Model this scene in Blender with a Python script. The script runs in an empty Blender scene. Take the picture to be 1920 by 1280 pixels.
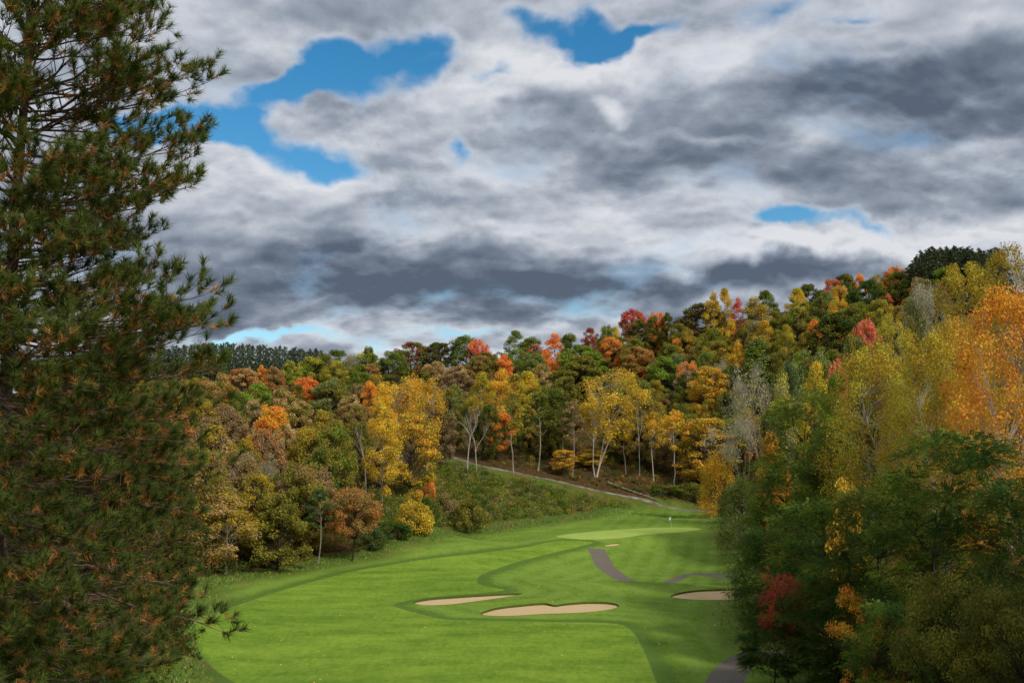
import bpy, math, random
import numpy as np
from mathutils import Vector, Euler
from mathutils.geometry import delaunay_2d_cdt

# ------------------------------------------------------------------ camera
W0, H0, FPX = 1920.0, 1280.0, 1867.0
HORIZON = 840.0
PITCH = math.atan((HORIZON - 640.0) / FPX)
EYE = np.array([0.0, 0.0, 15.0])
scene = bpy.context.scene
col = scene.collection
cam_d = bpy.data.cameras.new("camera")
cam_d.sensor_width = 36.0
cam_d.lens = 36.0 * FPX / W0
cam_d.clip_end = 6000.0
cam_d.clip_start = 0.1
cam = bpy.data.objects.new("camera", cam_d)
col.objects.link(cam)
cam.location = EYE
cam.rotation_euler = (math.pi / 2 + PITCH, 0, 0)
scene.camera = cam

# ------------------------------------------------------------------ view
scene.view_settings.view_transform = 'Standard'
scene.view_settings.look = 'None'
scene.view_settings.gamma = 1.0
scene.view_settings.exposure = 0.0
scene.view_settings.use_curve_mapping = False
scene.render.engine = 'CYCLES'
scene.cycles.max_bounces = 5
scene.cycles.diffuse_bounces = 2
scene.cycles.glossy_bounces = 1
scene.cycles.transmission_bounces = 3
scene.cycles.transparent_max_bounces = 4
scene.cycles.caustics_reflective = False
scene.cycles.caustics_refractive = False

# pixel <-> ray helpers (a pixel gives a direction only)
CP, SP = math.cos(PITCH), math.sin(PITCH)
def ray(px, py):
    u = (px - 960.0) / FPX; v = (640.0 - py) / FPX
    return np.array([u, CP - SP * v, SP + CP * v])
def at(px, py, D):
    d = ray(px, py); return EYE + d * (D / d[1])
def atz(px, py, z):
    d = ray(px, py); return EYE + d * ((z - EYE[2]) / d[2])
def proj(p):
    r = np.asarray(p, float) - EYE
    f = r[..., 1] * CP + r[..., 2] * SP
    v = -r[..., 1] * SP + r[..., 2] * CP
    return 960 + FPX * r[..., 0] / f, 640 - FPX * v / f, f
def lin(c):
    c = np.asarray(c, float) / 255.0
    return tuple(np.where(c <= 0.04045, c / 12.92, ((c + 0.055) / 1.055) ** 2.4))

# ------------------------------------------------------------------ sun and sky
SUN_AZ, SUN_EL = math.radians(138.0), math.radians(40.0)     # azimuth clockwise from +Y (view direction)
sdir = Vector((math.sin(SUN_AZ) * math.cos(SUN_EL), math.cos(SUN_AZ) * math.cos(SUN_EL), math.sin(SUN_EL)))
sun_d = bpy.data.lights.new("sun", 'SUN')
sun_d.energy = 2.3
sun_d.angle = math.radians(11.0)
sun_d.color = (1.0, 0.95, 0.86)
sun = bpy.data.objects.new("sun", sun_d)
col.objects.link(sun)
sun.rotation_euler = sdir.to_track_quat('Z', 'Y').to_euler()
sun.location = (80, -40, 90)

world = bpy.data.worlds.new("World"); scene.world = world; world.use_nodes = True
try: world.cycles.sampling_method = 'MANUAL'; world.cycles.sample_map_resolution = 512
except Exception: pass
NT = world.node_tree; NT.nodes.clear()
def wn(t, **k):
    n = NT.nodes.new(t)
    for a, b in k.items(): setattr(n, a, b)
    return n
def L(a, b): NT.links.new(a, b)
def wm(op, a, b=None, c=None, clamp=False):
    n = wn('ShaderNodeMath', operation=op, use_clamp=clamp)
    for i, s in enumerate((a, b, c)):
        if s is None: continue
        if isinstance(s, (int, float)): n.inputs[i].default_value = s
        else: L(s, n.inputs[i])
    return n.outputs[0]
def wmr(v, a, b, c=0.0, d=1.0, smooth=True):
    n = wn('ShaderNodeMapRange', interpolation_type='SMOOTHSTEP' if smooth else 'LINEAR')
    L(v, n.inputs[0])
    for i, s in enumerate((a, b, c, d)): n.inputs[1 + i].default_value = s
    return n.outputs[0]
def wmix(f, a, b):
    n = wn('ShaderNodeMix', data_type='RGBA')
    L(f, n.inputs[0])
    for s, i in ((a, 6), (b, 7)):
        if isinstance(s, tuple): n.inputs[i].default_value = (*s, 1)
        else: L(s, n.inputs[i])
    return n.outputs[2]
tc = wn('ShaderNodeTexCoord')
sep = wn('ShaderNodeSeparateXYZ'); L(tc.outputs['Generated'], sep.inputs[0])
X, Y, Z = sep.outputs
az = wm('ARCTAN2', X, Y)
hyp = wm('SQRT', wm('ADD', wm('MULTIPLY', X, X), wm('MULTIPLY', Y, Y)))
te = wm('DIVIDE', Z, wm('MAXIMUM', hyp, 0.05))
cmb = wn('ShaderNodeCombineXYZ'); L(az, cmb.inputs[0]); L(te, cmb.inputs[1])
AT = cmb.outputs[0]
# cloud-layer coordinates: a flat layer seen in perspective
den = wm('ADD', wm('MAXIMUM', Z, 0.0), 0.20)
cq = wn('ShaderNodeCombineXYZ'); L(wm('DIVIDE', X, den), cq.inputs[0]); L(wm('DIVIDE', Y, den), cq.inputs[1])
Q = cq.outputs[0]
den2 = wm('ADD', wm('MAXIMUM', Z, 0.0), 0.40)
cq2 = wn('ShaderNodeCombineXYZ'); L(wm('DIVIDE', X, den2), cq2.inputs[0]); L(wm('DIVIDE', Y, den2), cq2.inputs[1])
Q2 = cq2.outputs[0]
def noise(vec, scale, detail=6, rough=0.55, dist=0.0, off=(0, 0, 0), sc3=(1, 1, 1)):
    mp = wn('ShaderNodeMapping'); L(vec, mp.inputs[0])
    mp.inputs['Location'].default_value = off; mp.inputs['Scale'].default_value = sc3
    n = wn('ShaderNodeTexNoise', noise_dimensions='3D')
    L(mp.outputs[0], n.inputs['Vector'])
    n.inputs['Scale'].default_value = scale; n.inputs['Detail'].default_value = detail
    n.inputs['Roughness'].default_value = rough; n.inputs['Distortion'].default_value = dist
    return n.outputs[0]
def pix_at(px, py):
    d = ray(px, py); return math.atan2(d[0], d[1]), d[2] / math.hypot(d[0], d[1])
# warp so the edges of the cloud masses are ragged
wnz = wn('ShaderNodeTexNoise', noise_dimensions='3D'); L(AT, wnz.inputs['Vector'])
wnz.inputs['Scale'].default_value = 11.0; wnz.inputs['Detail'].default_value = 5
wsub = wn('ShaderNodeVectorMath', operation='SUBTRACT'); L(wnz.outputs['Color'], wsub.inputs[0]); wsub.inputs[1].default_value = (0.5, 0.5, 0.5)
wmul = wn('ShaderNodeVectorMath', operation='MULTIPLY'); L(wsub.outputs[0], wmul.inputs[0]); wmul.inputs[1].default_value = (0.14, 0.09, 0)
wadd = wn('ShaderNodeVectorMath', operation='ADD'); L(AT, wadd.inputs[0]); L(wmul.outputs[0], wadd.inputs[1])
ATW = wadd.outputs[0]
def blob(px, py, rx, ry, rot=0.0):
    a, t = pix_at(px, py)
    mp = wn('ShaderNodeMapping', vector_type='TEXTURE'); L(ATW, mp.inputs[0])
    mp.inputs['Location'].default_value = (a, t, 0)
    mp.inputs['Rotation'].default_value = (0, 0, math.radians(rot))
    mp.inputs['Scale'].default_value = (rx / FPX, ry / FPX, 1)
    g = wn('ShaderNodeTexGradient', gradient_type='SPHERICAL'); L(mp.outputs[0], g.inputs[0])
    return g.outputs[1]
def blobs(lst):
    acc = None
    for (px, py, rx, ry, rot, amp) in lst:
        g = blob(px, py, rx, ry, rot)
        acc = wm('MULTIPLY', g, amp) if acc is None else wm('MULTIPLY_ADD', g, amp, acc)
    return acc
BLUE = [(560,160,130,50,10,.5),(760,60,120,40,0,.4),(800,110,110,60,0,.7),(590,120,90,60,30,.7),(400,215,120,40,0,.6),(905,150,60,30,0,.5),(960,30,80,40,0,.4),(690,115,175,85,14,1.0),(520,175,110,50,25,.9),(330,235,180,60,0,.95),(450,262,240,55,-8,1.0),(640,285,120,45,0,.8),(1090,60,150,55,-12,1.1),(1180,68,200,38,20,.8),
        (1480,20,110,35,0,.6),(1490,418,105,34,0,1.25),(1600,425,90,22,0,.55),(840,262,40,30,0,.75),
        (1610,20,60,18,0,.5),(470,632,150,14,0,.8),(860,628,130,16,0,.6),(620,640,260,20,0,.45),(180,330,90,60,0,.4)]
DARK = [(900,530,1000,90,0,.5),(300,500,500,90,0,.3),(1500,170,560,95,6,1.0),(1800,180,330,110,0,.9),(1250,300,260,52,0,.75),(1650,285,380,45,6,.9),(1750,350,330,55,0,.6),
        (760,355,120,40,0,.55),(520,470,420,60,0,.5),(700,470,330,45,0,.5),(650,560,620,70,0,.8),(1100,530,620,55,0,.8),
        (1500,520,420,40,0,.85),(1150,600,400,30,0,.55),(420,590,300,50,0,.6),(1020,210,90,60,0,.5),(430,110,240,110,0,.3),(880,60,200,60,0,.3),(620,215,110,45,0,.3)]
LITE = [(900,100,330,120,0,.5),(350,60,300,120,0,.4),(700,250,300,70,0,.4),(250,300,200,80,0,.4),(1150,105,180,50,22,.55),(1400,70,330,55,8,.7),(1800,60,300,60,0,.6),(860,210,150,80,0,.45),(1000,150,160,80,0,.4),
        (480,60,260,80,0,.25),(420,330,300,60,0,.4),(650,330,250,45,0,.3),(1150,390,420,45,0,.4),(1500,470,260,34,0,1.0),(1750,425,300,50,0,.7),(1150,205,60,32,0,.9),
        (1060,455,330,35,0,.4),(1300,255,140,16,0,.45),(1280,440,200,40,0,.4),(1000,612,230,18,0,.5)]
n1 = noise(Q2, 2.6, 8, 0.66, 0.3, (3.1, 1.7, 0.4))
n2 = noise(Q, 2.6, 6, 0.58, 0.2, (7.7, 4.2, 2.0), (0.6, 1.35, 1))
def billow(k):
    mp = wn('ShaderNodeMapping'); L(QW, mp.inputs[0]); mp.inputs['Location'].default_value = (1.2, 9.1, 5.0); mp.inputs['Scale'].default_value = (0.8 * k, 1.1 * k, 1)
    v = wn('ShaderNodeTexVoronoi', feature='SMOOTH_F1', voronoi_dimensions='2D', normalize=True); L(mp.outputs[0], v.inputs['Vector'])
    v.inputs['Scale'].default_value = 8.0; v.inputs['Detail'].default_value = 2.0; v.inputs['Roughness'].default_value = 0.45
    v.inputs['Lacunarity'].default_value = 2.3; v.inputs['Smoothness'].default_value = 0.8
    return wm('SUBTRACT', 1.0, v.outputs['Distance'])
qn = wn('ShaderNodeTexNoise', noise_dimensions='3D'); L(Q2, qn.inputs['Vector']); qn.inputs['Scale'].default_value = 4.0; qn.inputs['Detail'].default_value = 5
qs = wn('ShaderNodeVectorMath', operation='SCALE'); L(qn.outputs['Color'], qs.inputs[0]); qs.inputs['Scale'].default_value = 0.13
qa = wn('ShaderNodeVectorMath', operation='ADD'); L(Q2, qa.inputs[0]); L(qs.outputs[0], qa.inputs[1]); QW = qa.outputs[0]
n3 = wm('ADD', wm('MULTIPLY', billow(1.0), 1.1), -0.28)
n1b = noise(Q2, 2.6 * 1.05, 6, 0.66, 0.3, (3.1 / 1.05, 1.7 / 1.05, 0.4 / 1.05))
n3b = wm('ADD', wm('MULTIPLY', billow(1.012), 1.1), -0.28)
nb = wm('ADD', wm('MULTIPLY', wm('SUBTRACT', n1, 0.5), 1.7), wm('MULTIPLY', wm('SUBTRACT', n3, 0.5), 1.1))
cov_raw = wm('SUBTRACT', wm('ADD', nb, 0.40), wm('MULTIPLY', blobs(BLUE), 1.12))
cover = wmr(cov_raw, -0.42, 0.36)
thin = wmr(cov_raw, 0.0, 0.55, 1.0, 0.0)
sh0 = wm('ADD', wm('MULTIPLY', wm('SUBTRACT', n2, 0.5), 0.85), wm('MULTIPLY', wm('SUBTRACT', n3, 0.5), 0.3))
sh0 = wm('ADD', sh0, wm('ADD', wm('MULTIPLY', wm('SUBTRACT', n1, n1b), 1.5), wm('MULTIPLY', wm('SUBTRACT', n3, n3b), 1.1)))
sh1 = wm('SUBTRACT', wm('MULTIPLY', blobs(DARK), 0.74), wm('MULTIPLY', blobs(LITE), 0.78))
shade = wm('SUBTRACT', wm('ADD', wm('ADD', sh0, sh1), 0.45), wm('MULTIPLY', thin, 0.26))
shade = wm('ADD', wm('MULTIPLY', shade, 0.70), 0.10)
ramp = wn('ShaderNodeValToRGB'); L(shade, ramp.inputs[0])
CK = 10.0
els = [(0.0, (222,224,229)), (0.25, (190,196,206)), (0.5, (152,161,175)), (0.78, (114,125,142)), (1.0, (89,101,118))]
while len(ramp.color_ramp.elements) < len(els): ramp.color_ramp.elements.new(0.5)
for e, (p, c) in zip(ramp.color_ramp.elements, els):
    e.position = p; e.color = (*lin(c), 1)
cmul = wn('ShaderNodeVectorMath', operation='SCALE'); L(ramp.outputs[0], cmul.inputs[0]); cmul.inputs['Scale'].default_value = CK
sky = wn('ShaderNodeTexSky', sky_type='NISHITA')
sky.sun_disc = False; sky.sun_elevation = SUN_EL; sky.sun_rotation = SUN_AZ
sky.air_density = 1.0; sky.dust_density = 0.3; sky.ozone_density = 2.0
hs = wn('ShaderNodeHueSaturation'); L(sky.outputs[0], hs.inputs['Color'])
hs.inputs['Hue'].default_value = 0.49; hs.inputs['Saturation'].default_value = 1.4; hs.inputs['Value'].default_value = 1.25
bg = wn('ShaderNodeBackground'); bg.inputs['Strength'].default_value = 0.1
L(wmix(cover, hs.outputs[0], cmul.outputs[0]), bg.inputs['Color'])
wo = wn('ShaderNodeOutputWorld'); L(bg.outputs[0], wo.inputs[0])

# ------------------------------------------------------------------ mesh helpers
rng = np.random.default_rng(7)
def tagk(o, kind, label=None):
    o["kind"] = kind
    if label: o["label"] = label
    return o
def tag(o, label, cat, group=None):
    o["label"] = label; o["category"] = cat
    if group: o["group"] = group
    return o
def empty(name, loc, rz=0.0):
    o = bpy.data.objects.new(name, None); col.objects.link(o)
    o.location = loc; o.rotation_euler = (0, 0, rz); o.empty_display_size = 0.3
    return o
def link(name, me, parent=None):
    o = bpy.data.objects.new(name, me); col.objects.link(o)
    if parent is not None: o.parent = parent
    return o
class MB:
    """collects vertex / face blocks and builds one mesh"""
    def __init__(s): s.v = []; s.f = []; s.n = 0; s.t = []; s.c = []
    def add(s, V, F, tint=0.5, colr=None):
        V = np.asarray(V, float).reshape(-1, 3); F = np.asarray(F, int)
        s.v.append(V); s.f.append(F + s.n); s.n += len(V)
        s.t.append(np.broadcast_to(np.asarray(tint, float), (len(F),)))
        if colr is not None: s.c.append(np.broadcast_to(np.asarray(colr, float), (len(F), 3)))
    def tube(s, P, R, sides=5, cap=False, tint=0.5):
        P = np.asarray(P, float); R = np.asarray(R, float); n = len(P)
        T = np.gradient(P, axis=0); T /= np.linalg.norm(T, axis=1)[:, None] + 1e-9
        ref = np.where(np.abs(T[:, 2:3]) < 0.9, [[0, 0, 1.0]], [[1.0, 0, 0]])
        A = np.cross(T, ref); A /= np.linalg.norm(A, axis=1)[:, None] + 1e-9
        B = np.cross(T, A)
        th = np.arange(sides) * 2 * math.pi / sides
        V = P[:, None] + R[:, None, None] * (np.cos(th)[None, :, None] * A[:, None] + np.sin(th)[None, :, None] * B[:, None])
        i = np.arange(n - 1)[:, None] * sides; j = np.arange(sides)[None]; k = (j + 1) % sides
        F = np.stack([i + j, i + k, i + sides + k, i + sides + j], -1).reshape(-1, 4)
        s.add(V, F, tint)
        if cap:
            for e in (0, n - 1):
                c = np.vstack([V[e], P[e]]); s.add(c, [[a, (a + 1) % sides, sides] for a in range(sides)], tint)
    def build(s, name, mat=None, smooth=False):
        me = bpy.data.meshes.new(name)
        V = np.vstack(s.v); me.vertices.add(len(V)); me.vertices.foreach_set('co', V.ravel())
        tot = np.concatenate([np.full(len(f), f.shape[1]) for f in s.f])
        idx = np.concatenate([f.ravel() for f in s.f])
        me.loops.add(len(idx)); me.loops.foreach_set('vertex_index', idx)
        me.polygons.add(len(tot)); st = np.zeros(len(tot), int); st[1:] = np.cumsum(tot)[:-1]
        me.polygons.foreach_set('loop_start', st)
        me.polygons.foreach_set('use_smooth', np.full(len(tot), smooth))
        me.update(calc_edges=True)
        a = me.attributes.new('tint', 'FLOAT', 'FACE'); a.data.foreach_set('value', np.concatenate(s.t).astype(np.float32))
        if s.c:
            C = np.vstack(s.c); C = np.hstack([C, np.ones((len(C), 1))])
            a = me.attributes.new('leafcol', 'FLOAT_COLOR', 'FACE'); a.data.foreach_set('color', C.ravel().astype(np.float32))
        if mat: me.materials.append(mat)
        me.validate()
        return me
def unit(v):
    v = np.asarray(v, float); return v / (np.linalg.norm(v, axis=-1, keepdims=True) + 1e-9)
def leaves(mb, C, nrm, size, rg, tint=0.5, aspect=0.62, jit=0.75, colr=None, along=None, curl=0.0):
    """diamond leaves at C facing nrm (with jitter)"""
    n = len(C)
    N = unit(nrm + jit * rg.normal(size=(n, 3)))
    ref = rg.normal(size=(n, 3)) if along is None else along + 0.35 * rg.normal(size=(n, 3))
    U = unit(ref - (ref * N).sum(1)[:, None] * N); Vv = np.cross(N, U)
    sz = size * rg.uniform(0.65, 1.3, n)[:, None]
    a = C - U * sz * 0.5; b = C + Vv * sz * 0.5 * aspect; c = C + U * sz * 0.5; d = C - Vv * sz * 0.5 * aspect
    V = np.stack([a, b, c, d], 1).reshape(-1, 3)
    F = np.arange(4 * n).reshape(n, 4)
    mb.add(V, F, tint, colr)

# ------------------------------------------------------------------ materials
def newmat(name):
    m = bpy.data.materials.new(name); m.use_nodes = True
    nt = m.node_tree; nt.nodes.clear()
    return m, nt
class NG:
    def __init__(s, nt): s.nt = nt
    def n(s, t, **k):
        x = s.nt.nodes.new(t)
        for a, b in k.items(): setattr(x, a, b)
        return x
    def l(s, a, b): s.nt.links.new(a, b)
    def setin(s, sock, v):
        if v is None: return
        if isinstance(v, (int, float)): sock.default_value = v
        elif isinstance(v, tuple): sock.default_value = (*v, 1) if len(v) == 3 and sock.type == 'RGBA' else v
        else: s.l(v, sock)
    def m(s, op, a, b=None, c=None, clamp=False):
        x = s.n('ShaderNodeMath', operation=op, use_clamp=clamp)
        for i, q in enumerate((a, b, c)): s.setin(x.inputs[i], q)
        return x.outputs[0]
    def mix(s, f, a, b, bt='MIX'):
        x = s.n('ShaderNodeMix', data_type='RGBA', blend_type=bt)
        s.setin(x.inputs[0], f); s.setin(x.inputs[6], a); s.setin(x.inputs[7], b)
        return x.outputs[2]
    def mr(s, v, a, b, c=0.0, d=1.0, smooth=True):
        x = s.n('ShaderNodeMapRange', interpolation_type='SMOOTHSTEP' if smooth else 'LINEAR')
        s.setin(x.inputs[0], v)
        for i, q in enumerate((a, b, c, d)): x.inputs[1 + i].default_value = q
        return x.outputs[0]
    def noise(s, vec, scale, detail=3, rough=0.5, dist=0.0):
        x = s.n('ShaderNodeTexNoise')
        if vec is not None: s.l(vec, x.inputs['Vector'])
        x.inputs['Scale'].default_value = scale; x.inputs['Detail'].default_value = detail
        x.inputs['Roughness'].default_value = rough; x.inputs['Distortion'].default_value = dist
        return x.outputs[0]
    def attr(s, name, typ='GEOMETRY'):
        return s.n('ShaderNodeAttribute', attribute_name=name, attribute_type=typ)
    def pos(s): return s.n('ShaderNodeNewGeometry').outputs['Position']
    def out(s, sh, disp=None):
        o = s.n('ShaderNodeOutputMaterial'); s.l(sh, o.inputs[0])
    def princ(s, colr, rough=0.9, spec=0.2, normal=None):
        p = s.n('ShaderNodeBsdfPrincipled'); s.setin(p.inputs['Base Color'], colr)
        s.setin(p.inputs['Roughness'], rough); p.inputs['Specular IOR Level'].default_value = spec
        if normal is not None: s.l(normal, p.inputs['Normal'])
        return p.outputs[0]
    def bump(s, h, strength=0.5, dist=0.05):
        b = s.n('ShaderNodeBump'); s.l(h, b.inputs['Height'])
        b.inputs['Strength'].default_value = strength; b.inputs['Distance'].default_value = dist
        return b.outputs[0]
LEAFK = 1.75
def leaf_shader(g, base, var=0.5, transl=0.32, hue=0.03):
    geo = g.n('ShaderNodeNewGeometry')
    r = geo.outputs['Random Per Island']
    wn_ = g.n('ShaderNodeTexWhiteNoise', noise_dimensions='1D'); g.l(r, wn_.inputs['W'])
    hs = g.n('ShaderNodeHueSaturation')
    g.setin(hs.inputs['Color'], base)
    g.l(g.mr(wn_.outputs[0], 0, 1, 0.5 - hue, 0.5 + hue, False), hs.inputs['Hue'])
    g.l(g.mr(r, 0, 1, LEAFK * (1 - var * 0.6), LEAFK * (1 + var * 0.6), False), hs.inputs['Value'])
    hs.inputs['Saturation'].default_value = 0.94
    d = g.n('ShaderNodeBsdfDiffuse'); g.l(hs.outputs[0], d.inputs[0])
    t = g.n('ShaderNodeBsdfTranslucent'); g.l(hs.outputs[0], t.inputs[0])
    ms = g.n('ShaderNodeMixShader'); ms.inputs[0].default_value = transl
    g.l(d.outputs[0], ms.inputs[1]); g.l(t.outputs[0], ms.inputs[2])
    g.out(ms.outputs[0])
# foliage: colour a = object colour, colour b = object property leaf_b, mixed clump by clump
m_leaf, nt = newmat("foliage"); g = NG(nt)
oi = g.n('ShaderNodeObjectInfo')
ab = g.attr('leaf_b', 'OBJECT'); tt = g.attr('tint')
tco = g.n('ShaderNodeTexCoord')
nz = g.noise(tco.outputs['Object'], 0.35, 2)
fmix = g.mr(g.m('ADD', tt.outputs['Fac'], g.m('MULTIPLY', g.m('SUBTRACT', nz, 0.5), 1.2)), 0.42, 0.72)
leaf_shader(g, g.mix(fmix, oi.outputs['Color'], ab.outputs['Color']))
# foliage with its colour stored on the faces (thicket, undergrowth)
m_leafc, nt = newmat("mixed_foliage"); g = NG(nt)
leaf_shader(g, g.attr('leafcol').outputs['Color'])
def needle_mat(name, c1, c2):
    m, nt = newmat(name); g = NG(nt)
    leaf_shader(g, g.mix(g.attr('tint').outputs['Fac'], lin(c1), lin(c2)), 0.6, 0.2, 0.02)
    return m
m_needle = needle_mat("pine_needles", (60, 72, 29), (100, 106, 45))
m_oldneedle = needle_mat("old_pine_needles", (128, 82, 30), (168, 116, 46))
m_farneedle = needle_mat("far_pine_needles", (62, 74, 50), (86, 94, 60))
def bark_mat(name, c1, c2, scale=6.0, vert=True):
    m, nt = newmat(name); g = NG(nt)
    tc_ = g.n('ShaderNodeTexCoord')
    mp = g.n('ShaderNodeMapping'); g.l(tc_.outputs['Object'], mp.inputs[0]); mp.inputs['Scale'].default_value = (1, 1, 0.25) if vert else (1, 1, 1)
    n = g.noise(mp.outputs[0], scale, 5, 0.65)
    g.out(g.princ(g.mix(g.mr(n, 0.3, 0.7), lin(c1), lin(c2)), 0.95, 0.1, g.bump(n, 0.6, 0.03)))
    return m
m_bark = bark_mat("grey_brown_bark", (62, 52, 42), (118, 104, 88))
m_barkd = bark_mat("dark_bark", (44, 36, 30), (84, 72, 60))
m_pinebark = bark_mat("pine_bark", (78, 58, 48), (140, 118, 104), 9.0)
m_greytwig = bark_mat("grey_twigs", (140, 130, 118), (188, 178, 164))
def birch_mat():
    m, nt = newmat("white_birch_bark"); g = NG(nt)
    tc_ = g.n('ShaderNodeTexCoord'); sp = g.n('ShaderNodeSeparateXYZ'); g.l(tc_.outputs['Object'], sp.inputs[0])
    mp = g.n('ShaderNodeMapping'); g.l(tc_.outputs['Object'], mp.inputs[0]); mp.inputs['Scale'].default_value = (0.6, 0.6, 2.6)
    n = g.noise(mp.outputs[0], 1.6, 4, 0.7)
    c = g.mix(g.mr(n, 0.56, 0.66), lin((196, 188, 174)), lin((88, 80, 70)))
    g.out(g.princ(c, 0.8, 0.2)); return m
m_birch = birch_mat()
m_log, nt = newmat("weathered_log"); g = NG(nt)
n_ = g.noise(g.n('ShaderNodeTexCoord').outputs['Object'], 3.0, 5, 0.7)
g.out(g.princ(g.mix(g.mr(n_, 0.35, 0.65), lin((92, 82, 68)), lin((168, 156, 138))), 0.95, 0.1))
m_white, nt = newmat("white_paint"); g = NG(nt); g.out(g.princ((0.8, 0.8, 0.78), 0.5, 0.3))
m_cloth, nt = newmat("flag_cloth"); g = NG(nt); g.out(g.princ((0.82, 0.84, 0.82), 0.8, 0.1))
m_bird, nt = newmat("dark_feathers"); g = NG(nt); g.out(g.princ(g.mix(g.noise(g.n('ShaderNodeTexCoord').outputs['Object'], 12), lin((38, 34, 32)), lin((66, 58, 52))), 0.8))

def grass_mat(name, dark, light, mode):
    m, nt = newmat(name); g = NG(nt)
    p = g.pos(); sp = g.n('ShaderNodeSeparateXYZ'); g.l(p, sp.inputs[0]); x, y, z = sp.outputs
    big = g.noise(p, 0.05, 3); mid = g.noise(p, 0.35, 4, 0.6)
    mp = g.n('ShaderNodeMapping'); g.l(p, mp.inputs[0]); mp.inputs['Scale'].default_value = (1.0, 0.35, 1.0)
    fine = g.noise(mp.outputs[0], 2.6, 5, 0.75)
    v = g.m('ADD', g.m('MULTIPLY', big, 0.45), g.m('ADD', g.m('MULTIPLY', mid, 0.5), g.m('MULTIPLY', fine, 0.75)))
    if mode == 'fairway':
        # broad mower passes running across the view
        wv = g.m('SINE', g.m('MULTIPLY', g.m('ADD', g.m('MULTIPLY', x, -0.55), g.m('ADD', y, g.m('MULTIPLY', big, 9.0))), 0.9))
        v = g.m('ADD', v, g.m('MULTIPLY', wv, 0.05))
        mp2 = g.n('ShaderNodeMapping'); g.l(p, mp2.inputs[0]); mp2.inputs['Scale'].default_value = (0.10, 0.5, 1); mp2.inputs['Rotation'].default_value = (0, 0, 0.12)
        v = g.m('ADD', v, g.m('MULTIPLY', g.m('SUBTRACT', g.noise(mp2.outputs[0], 1.0, 4, 0.65), 0.5), 0.5))
    c = g.mix(g.mr(v, 0.52, 1.18), lin(dark), lin(light))
    if mode == 'rough':
        fd = g.attr('fd').outputs['Fac']; wd = g.attr('wood').outputs['Fac']; tl = g.attr('tall').outputs['Fac']
        st = g.m('SINE', g.m('ADD', g.m('MULTIPLY', fd, 2.1), g.m('MULTIPLY', mid, 1.5)))
        st2 = g.m('SINE', g.m('MULTIPLY', g.m('ADD', x, g.m('MULTIPLY', y, -0.25)), 2.2))
        side = g.mr(x, 12, 20)
        stripe = g.m('ADD', g.m('MULTIPLY', st, g.m('SUBTRACT', 1.0, side)), g.m('MULTIPLY', st2, g.m('MULTIPLY', side, 0.8)))
        c = g.mix(g.mr(stripe, -1, 1, 0.0, 0.42), c, lin((136, 164, 72)))
        # darker first cut beside the fairway
        ring = g.m('MULTIPLY', g.mr(fd, 0.02, 0.2), g.mr(fd, 0.8, 2.4, 1.0, 0.0))
        c = g.mix(g.m('MULTIPLY', ring, 0.55), c, lin((54, 88, 34)))
        # dry patches in the tall grass by the wood
        dry = g.mr(g.noise(p, 0.22, 4, 0.6), 0.46, 0.64)
        c = g.mix(g.m('MULTIPLY', tl, 0.7), c, lin((72, 78, 34)))
        c = g.mix(g.m('MULTIPLY', tl, g.m('MULTIPLY', dry, 0.7)), c, lin((132, 108, 66)))
        # leaf litter on the floor of the wood
        lit = g.mix(g.mr(g.noise(p, 1.4, 5, 0.7), 0.3, 0.7), lin((58, 44, 26)), lin((108, 84, 48)))
        c = g.mix(wd, c, lit)
    h = g.m('ADD', fine, g.noise(p, 9.0, 3, 0.7))
    g.out(g.princ(c, 0.95, 0.08, g.bump(h, 0.55, 0.06)))
    return m
m_rough = grass_mat("rough_grass", (90, 120, 36), (142, 168, 60), 'rough')
m_fair = grass_mat("fairway_turf", (98, 130, 36), (146, 172, 58), 'fairway')
m_green = grass_mat("putting_turf", (156, 178, 76), (178, 198, 98), 'green')
m_asph, nt = newmat("asphalt"); g = NG(nt); p_ = g.pos()
n_ = g.noise(p_, 0.8, 5, 0.7); n2_ = g.noise(p_, 12, 3, 0.7)
g.out(g.princ(g.mix(g.m('ADD', g.m('MULTIPLY', n_, 0.6), g.m('MULTIPLY', n2_, 0.4)), lin((98, 90, 78)), lin((140, 130, 114))), 0.92, 0.15, g.bump(n2_, 0.4, 0.02)))
m_pale, nt = newmat("pale_gravel_asphalt"); g = NG(nt); p_ = g.pos()
n_ = g.noise(p_, 0.5, 5, 0.7)
g.out(g.princ(g.mix(g.mr(n_, .35, .65), lin((100, 94, 86)), lin((160, 152, 138))), 0.95, 0.1))
m_sand, nt = newmat("bunker_sand"); g = NG(nt); p_ = g.pos()
mp = g.n('ShaderNodeMapping'); g.l(p_, mp.inputs[0]); mp.inputs['Scale'].default_value = (0.5, 2.0, 1); mp.inputs['Rotation'].default_value = (0, 0, 0.3)
n_ = g.noise(mp.outputs[0], 1.4, 5, 0.7, 0.4); n2_ = g.noise(p_, 6, 4, 0.7)
g.out(g.princ(g.mix(g.m('ADD', g.m('MULTIPLY', n_, 0.6), g.m('MULTIPLY', n2_, 0.4)), lin((204, 172, 124)), lin((232, 204, 154))), 1.0, 0.05, g.bump(g.m('ADD', n_, n2_), 0.6, 0.06)))
m_lip, nt = newmat("bunker_edge_soil"); g = NG(nt)
g.out(g.princ(g.mix(g.noise(g.pos(), 3, 4, 0.7), lin((62, 72, 30)), lin((100, 108, 50))), 1.0, 0.05))

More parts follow.
